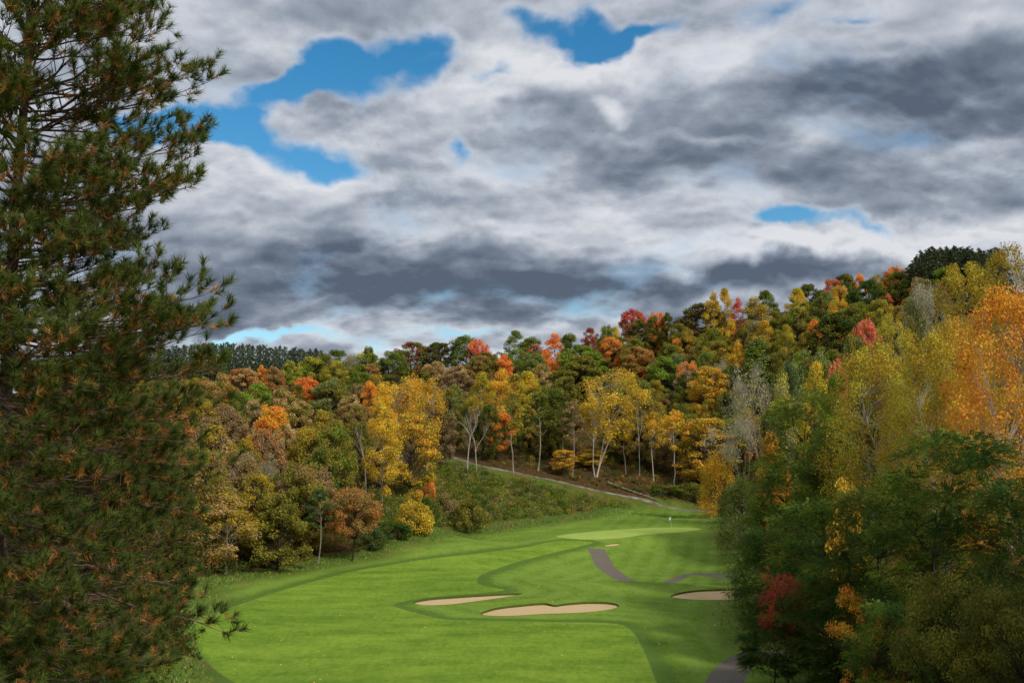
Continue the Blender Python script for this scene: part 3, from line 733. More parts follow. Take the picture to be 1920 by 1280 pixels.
def near_pine(seed, h, boughs, tr=0.2, nt_=56, ln=0.18, w=0.0115):
    rg = np.random.default_rng(seed); tk = MB(); br = MB(); nd = MB(); od = MB()
    P = limb_path((0, 0, -0.6), (0.15, 0.1, h), rg, 0.008, 14); tk.tube(P, tr * (1 - np.linspace(0, 1, 14) * .88), 9)
    ntuft = 0
    for (z0, azm, Lb, p0, curl) in boughs:
        a = np.array([np.interp(z0, P[:, 2], P[:, 0]), np.interp(z0, P[:, 2], P[:, 1]), z0])
        hd = np.array([math.sin(azm), math.cos(azm), 0.0]); sd = np.array([hd[1], -hd[0], 0])
        t = np.linspace(0, 1, 9); wob = np.cumsum(rg.normal(0, 0.05, 9)) * Lb * 0.5; wv = np.cumsum(rg.normal(0, 0.03, 9)) * Lb * 0.4; wv[0] = 0
        B = a + hd * (Lb * t)[:, None] + np.array([0, 0, 1.0]) * (Lb * (p0 * t + curl * t ** 2) + wv * t)[:, None] + sd * wob[:, None]
        r0 = 0.010 + 0.007 * Lb; br.tube(B, r0 * (1 - t * .86), 5)
        ns = max(4, int(Lb * 3.7)); ss = np.sort(rg.uniform(0.22, 1.0, ns)); ss[-1] = 1.0
        for q, s in enumerate(ss):
            c = np.array([np.interp(s, t, B[:, k]) for k in range(3)]); dirb = unit(np.array([np.interp(min(1, s + .05), t, B[:, k]) - np.interp(max(0, s - .05), t, B[:, k]) for k in range(3)]))
            sg = 1 if q % 2 else -1; l2 = (0.28 + 0.34 * Lb * (1.12 - s) ** 0.8) * rg.uniform(.6, 1.15) if s < .999 else 0.2
            l2 = min(l2, 1.25)
            d2 = unit(dirb + sd * sg * rg.uniform(.4, 1.1) + np.array([0, 0, rg.uniform(-0.05, .5)])) if s < .999 else unit(dirb + [0, 0, .35])
            S2 = np.array([c + d2 * l2 * u + np.array([0, 0, 0.22 * l2 * u * u]) for u in (0, .35, .7, 1)])
            br.tube(S2, np.array([1, .8, .6, .4]) * (0.004 + 0.006 * l2), 4)
            k3 = max(1, int(l2 * 4.0)); bare = s < .42
            if bare and rg.uniform() < .55: continue
            for u in list(rg.uniform(.3, .95, k3)) + [1.0]:
                c3 = np.array([np.interp(u, (0, .35, .7, 1), S2[:, k]) for k in range(3)])
                if u < 1:
                    d3 = unit(d2 * .8 + rg.normal(size=3) * .55 + np.array([0, 0, .45])); l3 = rg.uniform(.10, .32)
                    e = c3 + d3 * l3; br.tube([c3, (c3 + e) / 2 + [0, 0, .01], e], [.006, .005, .004], 3)
                else: d3 = unit(d2 + [0, 0, .4]); l3 = .12; e = c3
                dt = unit(d3 + [0, 0, .35]); tuft(nd, e + dt * .05, dt, rg, nt_, ln, w, np.clip(.3 + .25 * (e[2] - z0), 0, .9)); ntuft += 1
                if rg.uniform() < (.55 if s < .75 else .22):
                    tuft(od, e - d3 * .13, unit(d3 + [0, 0, -.3]), rg, int(nt_ * .45), ln * .85, w * 1.1, .5, 1.0, .14)
    return tk.build("trunk", m_pinebark), br.build("boughs", m_pinebark), nd.build("needles", m_needle), od.build("old_needles", m_oldneedle), ntuft
def far_pine(seed, h=20.0, R=2.9, cb=0.35):
    rg = np.random.default_rng(seed); tk = MB(); cr = MB()
    tk.tube(limb_path((0, 0, -.5), (0, 0, h * .97), rg, .004, 6), np.linspace(.22, .04, 6), 5)
    nb = 46
    for i in range(nb):
        s = (i + rg.uniform()) / nb; z = h * (cb + (1 - cb) * s); L_ = R * (1 - s) ** .62 * rg.uniform(.6, 1.1) + .35; a = i * 2.4 + rg.normal() * .3
        tip = np.array([math.cos(a) * L_, math.sin(a) * L_, z + L_ * .22]); tk.tube([(0, 0, z - .1), tip * [.5, .5, 1] - [0, 0, L_ * .1], tip], [.05, .03, .012], 3)
        for u in np.linspace(.25, 1, max(3, int(L_ * 2.6))):
            c = np.array([math.cos(a) * L_ * u, math.sin(a) * L_ * u, z + L_ * .22 * u]) + rg.normal(size=3) * .22
            dv = unit(rg.normal(size=(26, 3)) + [0, 0, .5]); pts = c + dv * rg.uniform(.05, .5, 26)[:, None]
            leaves(cr, pts, rg.normal(size=(26, 3)), .42, rg, np.clip(rg.normal(.4, .25), 0, 1), .40, 1.0, None, dv)
    return tk.build("trunk", m_barkd), cr.build("crown", m_farneedle)

PROTO = {}
def reg(kind, parts, h, R): PROTO.setdefault(kind, []).append((parts, h, R))
def two(p): return [("trunk", p[0]), ("crown", p[1])]
for k in range(4): reg('round', two(deciduous(10 + k, 15, 5, .10, 'round', 84, 215, .25, .85, leaf=.36, shell=.5)), 15, 5)
for k in range(3): reg('oak', two(deciduous(20 + k, 14, 6.2, .08, 'dome', 104, 190, .19, .8, leaf=.40, shell=.5, bark=m_barkd, limb_r=.45)), 14, 6.2)
for k in range(2): reg('oval', two(deciduous(30 + k, 17, 3.6, .10, 'oval', 76, 170, .27, 1.0, leaf=.36, shell=.5)), 17, 3.6)
for k in range(2): reg('aspen', two(deciduous(40 + k, 18, 3.3, .18, 'oval', 64, 160, .30, 1.1, leaf=.30, bark=m_greytwig, tr=.15, upleaf=.2, gap=.05, limbscale=.6)), 18, 3.3)
for k in range(3): reg('birch', two(deciduous(50 + k, 20, 4.8, .24, 'vase', 64, 190, .23, 1.15, leaf=.30, bark=m_birch, stems=3, tr=.17, droop=.8, upleaf=.2, gap=.05, limbscale=.6)), 20, 4.8)
reg('leanbirch', two(deciduous(58, 22, 5.6, .34, 'vase', 80, 180, .19, 1.1, leaf=.30, bark=m_birch, stems=3, tr=.15, droop=.8, lean=.20, upleaf=.2, gap=.08, limbscale=.8)), 22, 5.6)
reg('lolly', two(deciduous(62, 14, 6.0, .36, 'round', 100, 190, .2, .8, leaf=.36, bark=m_barkd, shell=.55)), 14, 6.0)
reg('cone', two(deciduous(60, 16, 4.2, .06, 'cone', 90, 190, .25, .95, leaf=.36, shell=.5)), 16, 4.2)
for k in range(2): reg('tier', two(deciduous(64 + k, 12, 4.2, .2, 'round', 96, 110, .24, .5, leaf=.30, upleaf=.9)), 12, 4.2)
reg('spiky', two(deciduous(70, 14, 3.8, .14, 'vase', 76, 170, .2, 1.6, leaf=.34, topdens=.6)), 14, 3.8)
for k in range(2): reg('slim', two(deciduous(74 + k, 14, 2.6, .25, 'oval', 56, 130, .33, .9, leaf=.30, bark=m_bark, tr=.13, upleaf=.2, limbscale=.6)), 14, 2.6)
for k in range(2): reg('tallslim', two(deciduous(78 + k, 16, 2.4, .48, 'oval', 30, 120, .38, .8, leaf=.30, bark=m_birch, tr=.12, upleaf=.2, limbscale=.6)), 16, 2.4)
for k in range(3): reg('sap', two(deciduous(80 + k, 6, 1.9, .12, 'oval', 30, 120, .34, .6, leaf=.2, tr=.07, limbscale=.7)), 6, 1.9)
for k in range(2):
    p = bare_tree(84 + k, 15, m_birch, .5 if k == 0 else .42, .36, 3, .12); reg('bare', [("trunk", p[0]), ("twigs", p[1])], 15, 2.5)
for k in range(2):
    p = bare_tree(88 + k, 12, m_greytwig, .25, .6, 5, .10, 1800 + 1200 * k, .24); reg('greybare', [("trunk", p[0]), ("twigs", p[1]), ("crown", p[2])], 12, 3.4)
for k in range(3):
    p = bush(92 + k, 3, 2, .18, 30, 170); reg('bush', [("stems", p[0]), ("crown", p[1])], 3, 2)
for k in range(2): reg('pole', two(deciduous(96 + k, 17, 2.2, .45, 'oval', 28, 130, .42, .7, leaf=.32, bark=m_greytwig, tr=.12, limbscale=.6)), 17, 2.2)
for k in range(2): reg('locust', two(locust(100 + k, 15, 5.2, cb=.05, ncl=130, npf=85, ln=.6, rc=.27)), 15, 5.2)
reg('nearbirch', two(deciduous(110, 20, 5.6, .08, 'round', 150, 330, .19, 1.0, leaf=.20, bark=m_greytwig, stems=2, tr=.16, droop=.7, upleaf=.2, limbscale=.5)), 20, 5.6)
reg('nearbirch', two(deciduous(111, 19, 5.2, .08, 'round', 150, 320, .19, 1.0, leaf=.20, bark=m_birch, stems=3, tr=.13, droop=.6, upleaf=.2, limbscale=.55)), 19, 5.2)
reg('sparse', two(deciduous(112, 22, 5.5, .15, 'vase', 140, 130, .16, 1.0, leaf=.25, bark=m_greytwig, stems=2, tr=.16, gap=.05, limbscale=.6)), 22, 5.5)
reg('sparse', two(deciduous(113, 22, 5.0, .15, 'round', 130, 130, .17, 1.0, leaf=.25, bark=m_greytwig, tr=.16, gap=.05, limbscale=.6)), 22, 5.0)
reg('willow', two(deciduous(114, 9, 4.0, .03, 'dome', 90, 250, .24, 1.2, leaf=.24, tr=.14, droop=.6, upleaf=.2, aspect=.4)), 9, 4.0)
for k in range(3): reg('farpine', two(far_pine(120 + k, cb=.16)), 20, 2.6)
reg('redsumac', two(locust(131, 7, 2.4, .5, 26, 26, .5, .08, 'round', -.12, .3)), 7, 2.4)
reg('sumac', two(locust(130, 7, 2.6, .18, 46, 60, .45, .08, 'round', -.08, .32)), 7, 2.6)
reg('elm', two(deciduous(132, 9, 4.2, .03, 'round', 110, 260, .22, .7, leaf=.15, bark=m_barkd, tr=.12, gap=.04, limbscale=.6)), 9, 4.2)

PAL = dict(olive=(126,118,40), darkgreen=(84,94,32), green=(108,122,36), brightgreen=(122,144,38), yelgreen=(164,154,38), yellow=(194,162,26), gold=(194,150,24), orange=(208,132,26),
           redorange=(198,110,38), red=(184,66,44), pink=(200,112,82), rust=(162,112,50), brown=(140,116,60), darkbrown=(92,80,42), tan=(174,146,92), mauve=(138,116,82), sage=(118,126,66),
           darkred=(140,54,40), grey=(152,146,110), darkolive=(96,94,34), deepgreen=(58,84,32), goldolive=(158,134,28), bluegreen=(74,92,56), scarlet=(172,46,18), amber=(194,134,22))
PALB = {k: tuple(float(x) for x in np.array(lin(v)) ** 1.0) for k, v in PAL.items()}
vcount = {}
rt = random.Random(5)
CROWNS = []      # (px, py, half width px, half height px, distance) of everything placed, for filling gaps later
def put_tree(kind, loc, sxy, sz, ca, cb_, name, label, cat, group=None, var=None, rz=None):
    i = vcount.get(kind, 0) if var is None else var; vcount[kind] = vcount.get(kind, 0) + 1
    parts, h0, R0 = PROTO[kind][i % len(PROTO[kind])]
    o = empty(name, (loc[0], loc[1], loc[2] - 0.05), rt.uniform(0, 6.28) if rz is None else rz); o.scale = (sxy, sxy, sz)
    pt_ = []
    for nm, me in parts:
        c = link(nm, me, pt_[0] if nm == 'twigs' else o); pt_.append(c)
        if nm == 'twigs': c['kind'] = 'stuff'
        if nm == 'crown':
            c.color = (*PALB[ca], 1.0); b = PALB[cb_]; c["leaf_b"] = [float(b[0]), float(b[1]), float(b[2])]
    tag(o, label, cat, group)
    return o
CATS = dict(bush='bush', willow='bush', elm='tree', farpine='pine tree', sap='tree')
def spec(kind, px, top, w, how, val, ca, cb_, name, label, rz=None, var=None, dx=0.0):
    """how: 'h' height in metres (distance from the hill it stands on), 'D' distance, 'b' pixel row of its visible foot"""
    if how == 'h':
        D = top_place(px, top, val)
        if D is None: print("NO PLACE", px, top, label); D = 340.0
        p = at(px, top, D)
    elif how == 'D': D = val; p = at(px, top, D)
    else:
        q = hit(px, val); D = q[1]; p = at(px, top, D)
    z = float(gz(p[0], p[1])); h = p[2] - z
    i = vcount.get(kind, 0) if var is None else var
    _, h0, R0 = PROTO[kind][i % len(PROTO[kind])]
    if h < 0.8: print("LOW", kind, px, top, round(D), round(h, 1)); h = 0.8
    rad = 0.5 * w * D / FPX * (1.16 if kind not in ('bare', 'locust', 'sumac', 'redsumac', 'elm', 'nearbirch', 'sparse') else 1.0)
    o = put_tree(kind, (p[0] + dx, p[1], z), rad / R0, h / h0, ca, cb_, name, label, CATS.get(kind, 'tree'), None, var, rz)
    CROWNS.append((px, top + 0.38 * h * FPX / D, 0.47 * w, 0.38 * h * FPX / D, D))
    if h > 27 or (h < 5 and kind not in ('bush', 'sap', 'willow', 'sumac', 'redsumac', 'elm')): print("HEIGHT?", kind, px, top, 'D', round(D), 'h', round(h, 1))
    return o

# ------------------------------------------------------------------ the trees one can tell apart: kind, x, top, width (pixels), how, value, colours, name, label
T = [
# left hillside, upper rows
('oak',455,690,78,'h',14,'rust','tan','oak_tree','russet oak on the left hillside, right of the near pine bough'),
('slim',491,684,20,'h',13,'orange','gold','maple_tree','slim orange maple rising above the russet oaks at left'),
('oak',514,687,46,'h',14,'brown','rust','oak_tree','brown oak just right of the slim orange maple'),
('round',546,677,42,'h',15,'yelgreen','green','tree','yellow-green round tree beneath the right end of the far pine ridge'),
('round',588,671,60,'h',15,'green','yelgreen','tree','large mid-green round tree below the end of the far pine ridge'),
('round',634,658,60,'h',15,'darkgreen','green','tree','dark green oak on the skyline where the far pines end'),
('round',606,661,34,'h',16,'darkgreen','olive','tree','small dark green skyline tree touching the last far pine'),
('round',628,677,46,'h',14,'yelgreen','olive','tree','olive-yellow tree under the dark green skyline oak'),
('spiky',574,707,48,'h',14,'redorange','orange','maple_tree','bright red-orange maple with jagged top on the left hill'),
('oak',485,717,66,'h',13,'brightgreen','green','oak_tree','bright green oak amid russet trees on the left hill'),
('round',441,736,46,'h',13,'green','darkgreen','tree','green tree left of and below the bright green oak'),
('aspen',412,698,56,'h',16,'goldolive','tan','tree','thin yellow-tan tree at the edge of the near pine'),
('oak',529,728,66,'h',13,'tan','olive','oak_tree','pale tan oak between the bright green oak and red-orange maple'),
('round',556,723,34,'h',13,'darkgreen','darkolive','tree','small dark green tree below the jagged red-orange maple'),
('oak',622,708,82,'h',14,'sage','olive','oak_tree','broad sage-green oak with a dark forked trunk on the left hill'),
('oak',476,748,56,'h',12,'tan','mauve','oak_tree','tan-leaved oak left of the golden maple on the left slope'),
('round',507,757,64,'h',13,'gold','orange','maple_tree','golden-orange round maple glowing in the middle of the left slope'),
('oak',422,756,76,'h',12,'mauve','brown','oak_tree','mauve-brown half-bare oak beside the near pine needles'),
('oak',560,750,74,'h',12,'olive','tan','oak_tree','olive-tan oak right of the golden maple'),
('round',610,770,66,'h',13,'olive','goldolive','tree','olive tree below the broad sage-green oak'),
# left slope, lower rows
('oak',405,810,84,'h',12,'mauve','tan','oak_tree','pinkish-brown oak low on the left, against the near pine'),
('oak',500,803,76,'h',12,'mauve','rust','oak_tree','rusty mauve oak directly below the golden maple'),
('oak',537,793,60,'h',12,'tan','olive','oak_tree','tan oak right of the rusty mauve oak'),
('round',580,803,66,'h',12,'goldolive','olive','tree','yellow-olive tree in the middle of the left slope'),
('round',624,803,76,'h',13,'olive','green','tree','green-olive leafy tree left of the forked white birch'),
('sap',392,868,22,'h',7,'yellow','gold','sapling','small yellow sapling showing beside the near pine'),
('sap',486,878,28,'h',7,'orange','gold','sapling','small orange sapling alone on the brown lower left slope'),
('greybare',447,868,76,'h',11,'olive','grey','tree','twiggy grey-olive thin-leaved tree low on the left slope'),
('round',530,882,70,'h',11,'olive','darkgreen','tree','olive-green tree behind the dense grey-green oak'),
('round',575,875,56,'h',11,'darkolive','goldolive','tree','dark olive tree behind the thin pole at the wood edge'),
('slim',607,874,44,'h',11,'mauve','brown','tree','small mauve-leaved tree above the thin pole at the wood edge'),
('aspen',428,925,90,'b',1076,'goldolive','tan','tree','golden-brown thin-leaved tree at the wood edge beside the near pine'),
('oak',522,926,108,'b',1068,'olive','darkolive','oak_tree','dense dome-shaped grey-green oak at the left edge of the course'),
('pole',599,915,42,'b',1056,'bluegreen','darkgreen','tree','slender dark bluish tree with a bare pole trunk at the wood edge'),
('lolly',662,917,88,'b',1052,'rust','brown','oak_tree','solitary round russet oak with a clear trunk on the mown grass'),
# centre-left skyline
('round',691,651,26,'h',16,'darkgreen','olive','tree','lone dark tree head poking above the skyline left of centre'),
('round',687,664,64,'h',14,'green','yelgreen','tree','wide yellow-green tree under the lone skyline head'),
('round',734,656,56,'h',15,'green','darkgreen','tree','green skyline tree left of the red-tipped maple'),
('round',772,641,60,'h',15,'green','darkred','maple_tree','green maple with red-tipped top on the skyline'),
('oak',822,641,70,'h',14,'darkbrown','darkgreen','oak_tree','dark brown broad oak on the skyline right of the red-tipped maple'),
('round',871,631,54,'h',16,'darkgreen','green','tree','dark green tree standing highest on the skyline left of centre'),
('spiky',897,637,42,'h',15,'pink','orange','maple_tree','pink and orange maple beside the high dark green skyline tree'),
('slim',698,682,34,'h',13,'rust','brown','tree','small rusty tree amid green ones left of the gold birches'),
('greybare',660,668,36,'h',14,'grey','olive','tree','grey twiggy tree right of the dark green skyline oak'),
('round',676,700,56,'h',12,'green','darkgreen','tree','low green tree below the small rusty tree'),
('round',671,718,36,'h',12,'mauve','brown','tree','small mauve tree left of the orange one by the gold birches'),
('slim',693,714,30,'h',13,'orange','gold','maple_tree','small orange maple at the left shoulder of the gold birches'),
('birch',759,694,84,'h',20,'gold','yellow','birch_tree','tall golden birch, left of the two big gold crowns'),
('birch',800,707,74,'h',19,'gold','goldolive','birch_tree','golden birch with white forked limbs, right of the tall one'),
('aspen',718,716,46,'h',18,'yellow','gold','tree','bright yellow narrow tree on the left flank of the gold birches'),
('oak',817,677,66,'h',13,'tan','brown','oak_tree','tan-brown oak behind the gold birches'),
('oak',859,684,66,'h',13,'mauve','tan','oak_tree','mauve-tan oak right of the gold birches'),
('oak',900,666,66,'h',13,'brown','olive','oak_tree','olive-brown oak below the pink and orange maple'),
('oak',848,720,66,'h',14,'olive','sage','oak_tree','olive oak behind the pair of bare white birches'),
('oak',660,740,66,'h',13,'brown','tan','oak_tree','brown oak left of the bright yellow narrow tree'),
('aspen',903,698,46,'h',18,'goldolive','yelgreen','tree','thin yellow-olive tree with pale trunk left of the yellow aspen'),
('aspen',720,756,58,'h',17,'yellow','goldolive','tree','yellow tree behind the forked white birch'),
('oak',674,758,60,'h',12,'brown','olive','oak_tree','brown-olive oak just above the forked white birch'),
('round',828,762,52,'h',13,'mauve','darkbrown','tree','dark purplish tree right of the tiered maple'),
('tier',772,768,92,'b',948,'goldolive','gold','maple_tree','tiered maple with green-gold layers and orange tips above the bank'),
# centre
('aspen',967,620,40,'h',17,'sage','green','tree','pale green airy tree on the skyline near the centre'),
('round',996,634,50,'h',15,'darkgreen','green','tree','dark green tree on the skyline left of the orange-red maple'),
('slim',1039,626,40,'h',17,'redorange','orange','maple_tree','tall bright orange-red maple on the central skyline'),
('slim',1024,655,26,'h',13,'orange','redorange','maple_tree','lower orange lobe of foliage beside the orange-red skyline maple'),
('slim',945,665,38,'h',17,'orange','redorange','maple_tree','orange maple above the yellow aspen near the centre'),
('round',968,656,46,'h',14,'green','sage','tree','soft green round tree left of centre under the airy skyline tree'),
('round',998,659,46,'h',14,'sage','green','tree','soft sage-green round tree left of the orange-red maple'),
('round',1007,646,40,'h',13,'mauve','pink','tree','dusky purple-red tree behind the soft green round trees'),
('aspen',939,692,58,'h',19,'yellow','gold','aspen_tree','bright yellow aspen with pale stems near the centre'),
('aspen',990,697,54,'h',17,'yelgreen','yellow','aspen_tree','yellow-green aspen right of the bright yellow one'),
('oak',1016,682,52,'h',13,'tan','olive','oak_tree','tan oak under the orange-red skyline maple'),
('round',1068,627,42,'h',15,'darkgreen','green','tree','dark green tree right of the orange-red skyline maple'),
('oak',1090,646,96,'h',14,'green','brightgreen','oak_tree','big broad green oak right of the orange-red maple'),
('round',1107,616,30,'h',12,'darkred','rust','maple_tree','low dark red maple on the skyline right of centre'),
('round',1139,608,34,'h',16,'green','olive','tree','green skyline tree between the dark red and the spiky red maples'),
('round',1152,613,26,'h',14,'yelgreen','yellow','tree','small yellow-green tree below the spiky red maple'),
('spiky',1187,581,46,'h',15,'red','rust','maple_tree','spiky pinkish-red maple sticking up on the skyline'),
('oval',1199,597,54,'h',15,'darkolive','olive','tree','dark olive upright tree in front of the spiky red maple'),
('oak',1147,632,62,'h',13,'rust','orange','oak_tree','rusty orange oak below the spiky red maple'),
('oak',1193,649,88,'h',14,'rust','olive','oak_tree','large rust and olive oak right of the big green oak'),
('oak',1084,664,98,'h',14,'olive','green','oak_tree','big olive oak below the broad green oak'),
('oak',1060,705,78,'h',14,'darkolive','olive','oak_tree','dark olive oak left of the leaning yellow birch'),
('round',1037,730,66,'h',14,'darkgreen','green','tree','dark green tree behind the bare poles at the path'),
('round',995,708,60,'h',15,'green','goldolive','tree','green tree right of the yellow aspens'),
('leanbirch',1115,686,120,'b',893,'yellow','goldolive','birch_tree','large yellow birch leaning right, with twin pale trunks by the path'),
('slim',943,770,42,'b',868,'orange','rust','tree','narrow rusty-orange tree just above the path'),
('pole',963,700,40,'b',886,'goldolive','olive','tree','thin grey pole tree right of the rusty-orange tree'),
('pole',1008,735,50,'b',882,'darkgreen','olive','tree','pole tree with dark green head above the path'),
('pole',1056,735,44,'b',886,'darkolive','darkgreen','tree','crooked dark pole tree left of the leaning birch'),
('pole',1072,752,36,'b',892,'mauve','brown','tree','pole tree with sparse mauve-brown head near the leaning birch'),
('pole',1172,745,34,'b',888,'goldolive','yellow','tree','thin pole tree just right of the leaning birch'),
('bare',1197,735,26,'b',890,'gold','gold','birch_tree','thin white pole birch in the shade right of the leaning birch'),
('tier',1056,842,44,'b',892,'gold','goldolive','maple_tree','small yellow understorey maple left of the leaning birch trunk'),
('tier',1108,840,50,'b',880,'yellow','goldolive','maple_tree','small yellow understorey maple behind the leaning birch trunk'),
# centre-right
('round',1231,583,38,'h',16,'orange','redorange','maple_tree','orange and red maple on the skyline left of the dark oak'),
('oval',1226,592,38,'h',15,'darkolive','olive','tree','dark olive tree just below the orange and red skyline maple'),
('oval',1251,584,28,'h',16,'darkgreen','darkolive','tree','narrow dark green skyline tree left of the big dark oak'),
('oak',1317,569,104,'h',15,'darkbrown','darkolive','oak_tree','big dark brown domed oak on the skyline, right of centre'),
('aspen',1336,546,34,'h',20,'yellow','goldolive','aspen_tree','yellow-topped aspen standing above the big dark oak'),
('aspen',1358,541,30,'h',20,'goldolive','yellow','aspen_tree','tallest yellow-olive aspen just right of the big dark oak'),
('slim',1383,559,24,'h',16,'red','pink','maple_tree','small bright red maple between the tall aspens on the skyline'),
('aspen',1418,556,60,'h',19,'goldolive','grey','aspen_tree','broad thin yellow-grey aspen right of the small red maple'),
('round',1430,546,50,'h',17,'darkgreen','green','tree','dark green tree behind the broad thin aspen on the skyline'),
('aspen',1433,602,40,'h',16,'gold','goldolive','aspen_tree','gold aspen below the dark green skyline tree'),
('slim',1371,597,24,'h',15,'yellow','gold','tree','thin yellow tree right of the big dark oak'),
('slim',1380,618,14,'h',12,'darkred','red','maple_tree','thin dark red sapling among yellow trees right of the dark oak'),
('round',1283,633,58,'h',12,'goldolive','orange','maple_tree','orange-gold layered maple under the big dark oak'),
('round',1346,640,56,'h',13,'goldolive','olive','tree','olive-gold tree right of the dark oak trunk'),
('oval',1383,638,28,'h',14,'yellow','gold','maple_tree','bright gold feathery maple left of the green cone-shaped tree'),
('cone',1422,632,92,'h',18,'green','sage','tree','large green cone-shaped tree on the mid slope'),
('oak',1245,668,74,'h',14,'brightgreen','green','oak_tree','bright green round oak right of the leaning birch crown'),
('round',1291,675,42,'h',14,'orange','tan','tree','tan-orange tree right of the bright green oak'),
('round',1334,688,86,'h',16,'gold','goldolive','tree','wide golden tree in the middle of the right-hand slope'),
('round',1272,663,38,'h',13,'sage','bluegreen','tree','small sage tree above the bright green oak'),
('greybare',1346,684,26,'h',13,'grey','tan','tree','small greyish twiggy tree above the wide golden tree'),
('oak',1293,694,70,'h',15,'darkgreen','mauve','oak_tree','dark green oak between bright green oak and wide golden tree'),
('oak',1208,655,50,'h',13,'rust','brown','oak_tree','rust-brown oak left of the small sage tree'),
('tallslim',1262,768,52,'b',914,'gold','yellow','birch_tree','slim gold birch with white trunk right of the leaning birch'),
('tallslim',1224,772,42,'b',906,'goldolive','gold','tree','thick-trunked thin gold tree left of the slim gold birch'),
('tier',1322,782,110,'b',925,'goldolive','gold','maple_tree','wide layered olive-gold maple at the foot of the slope'),
('greybare',1390,790,60,'D',190,'grey','grey','tree','leafless silver-grey tree above the gold weeping tree'),
('willow',1349,843,74,'D',195,'gold','goldolive','tree','gold weeping tree at the right end of the back path'),
('greybare',1436,712,70,'D',165,'grey','yelgreen','tree','pale grey thin-leaved tree leaning over the right slope'),
('aspen',1472,700,60,'D',150,'yelgreen','grey','tree','pale yellow-green wispy tree right of the pale grey one'),
('willow',1390,893,84,'D',152,'darkgreen','sage','bush','dense grey-green bushy tree right of the putting green'),
('oval',1447,806,56,'D',118,'gold','orange','tree','orange-gold tree squeezed between the dark locusts'),
# right-hand hill
('aspen',1494,541,42,'h',17,'yelgreen','yellow','aspen_tree','lime-yellow tree near the skyline on the right hill'),
('oak',1515,532,66,'h',14,'darkolive','darkgreen','oak_tree','dark olive skyline oak right of the lime-yellow tree'),
('oak',1583,514,54,'h',15,'darkgreen','olive','oak_tree','dark green skyline oak behind the rusty-red maple'),
('round',1560,525,40,'h',14,'rust','red','maple_tree','rusty-red maple near the skyline on the right hill'),
('round',1575,534,34,'h',13,'gold','yelgreen','tree','small gold tree in front of the rusty-red maple'),
('slim',1611,512,24,'h',15,'orange','gold','maple_tree','thin orange tree tip on the right skyline'),
('round',1622,527,66,'h',15,'deepgreen','darkgreen','tree','large dark green dome tree near the top of the right hill'),
('oak',1678,500,62,'h',15,'rust','orange','oak_tree','rust-orange oak left of the hilltop pines'),
('round',1683,510,42,'h',14,'darkgreen','green','tree','small dark green tree in front of the rust-orange oak'),
('round',1689,525,38,'h',8,'pink','red','maple_tree','pink round maple below the hilltop pines'),
('slim',1661,550,30,'h',9,'redorange','pink','maple_tree','red-orange maple left of and below the pink round one'),
('spiky',1554,564,30,'h',9,'red','redorange','maple_tree','small vivid red maple among green trees on the right hill'),
('round',1573,559,36,'h',13,'gold','yelgreen','tree','gold tree just right of the small vivid red maple'),
('round',1547,548,48,'h',14,'green','sage','tree','soft green tree above the small vivid red maple'),
('oak',1494,578,86,'h',14,'olive','green','oak_tree','broad olive oak below the lime-yellow tree'),
('oak',1569,587,106,'h',15,'darkolive','deepgreen','oak_tree','big dark olive oak on the right hill below the vivid red maple'),
('slim',1527,597,30,'h',12,'orange','rust','tree','small orange tree between the two broad olive oaks'),
('round',1608,569,62,'h',14,'olive','green','tree','olive tree below the large dark green dome'),
('round',1647,564,56,'h',14,'yelgreen','olive','tree','yellow-green tree right of the olive one below the dome'),
('spiky',1621,601,54,'D',205,'pink','rust','maple_tree','salmon-pink maple in the middle of the right hill'),
('aspen',1474,608,36,'h',15,'yelgreen','goldolive','aspen_tree','slim yellow-green aspen at the foot of the broad olive oak'),
('sparse',1672,583,80,'D',150,'yelgreen','goldolive','tree','airy yellow-green tree right of the salmon-pink maple'),
('round',1645,514,36,'h',14,'olive','goldolive','tree','olive skyline tree left of the rust-orange oak'),
('round',1722,520,34,'h',13,'rust','brown','tree','small rusty tree at the foot of the hilltop pines'),
('round',1772,503,54,'h',14,'green','brightgreen','tree','fresh green tree in front of the hilltop pines'),
('greybare',1738,542,56,'D',170,'grey','sage','tree','pale grey birch-like tree on the upper right slope'),
('round',1715,560,60,'D',175,'olive','sage','tree','olive-grey tree below the pink round maple'),
('round',1522,648,84,'D',185,'sage','green','tree','wide sage-green tree at the middle of the right slope'),
('round',1602,630,60,'D',180,'sage','olive','tree','sage tree below the salmon-pink maple'),
('round',1482,683,50,'D',170,'sage','bluegreen','tree','small sage-blue tree right of the green cone-shaped tree'),
('aspen',1529,682,56,'D',150,'yellow','yelgreen','tree','small yellow tree below the wide sage-green tree'),
('spiky',1567,679,40,'D',150,'pink','rust','maple_tree','small dusty-pink maple on the lower right slope'),
('round',1569,706,50,'D',135,'green','deepgreen','tree','green tree below the small dusty-pink maple'),
# right foreground
('sparse',1805,490,150,'D',112,'goldolive','yelgreen','tree','tall open yellow-olive tree in front of the hilltop pines'),
('sparse',1892,452,140,'D',104,'goldolive','olive','tree','tallest open olive-gold tree rising above the right skyline'),
('nearbirch',1795,585,150,'D',84,'goldolive','gold','birch_tree','golden-olive birch with fine leaves left of the orange birch'),
('nearbirch',1885,530,240,'D',70,'amber','gold','birch_tree','large orange-leaved birch at the right edge'),
('nearbirch',1640,640,210,'D',86,'goldolive','yelgreen','birch_tree','large yellow-olive birch in the right foreground'),
('nearbirch',1735,620,190,'D',78,'goldolive','yelgreen','birch_tree','yellow birch with white bare limbs showing through its crown'),
('locust',1510,735,190,'D',104,'green','darkgreen','locust_tree','tall green locust at the left of the right-hand trees'),
('locust',1590,790,170,'D',92,'darkgreen','green','locust_tree','green locust behind the gold drooping branch'),
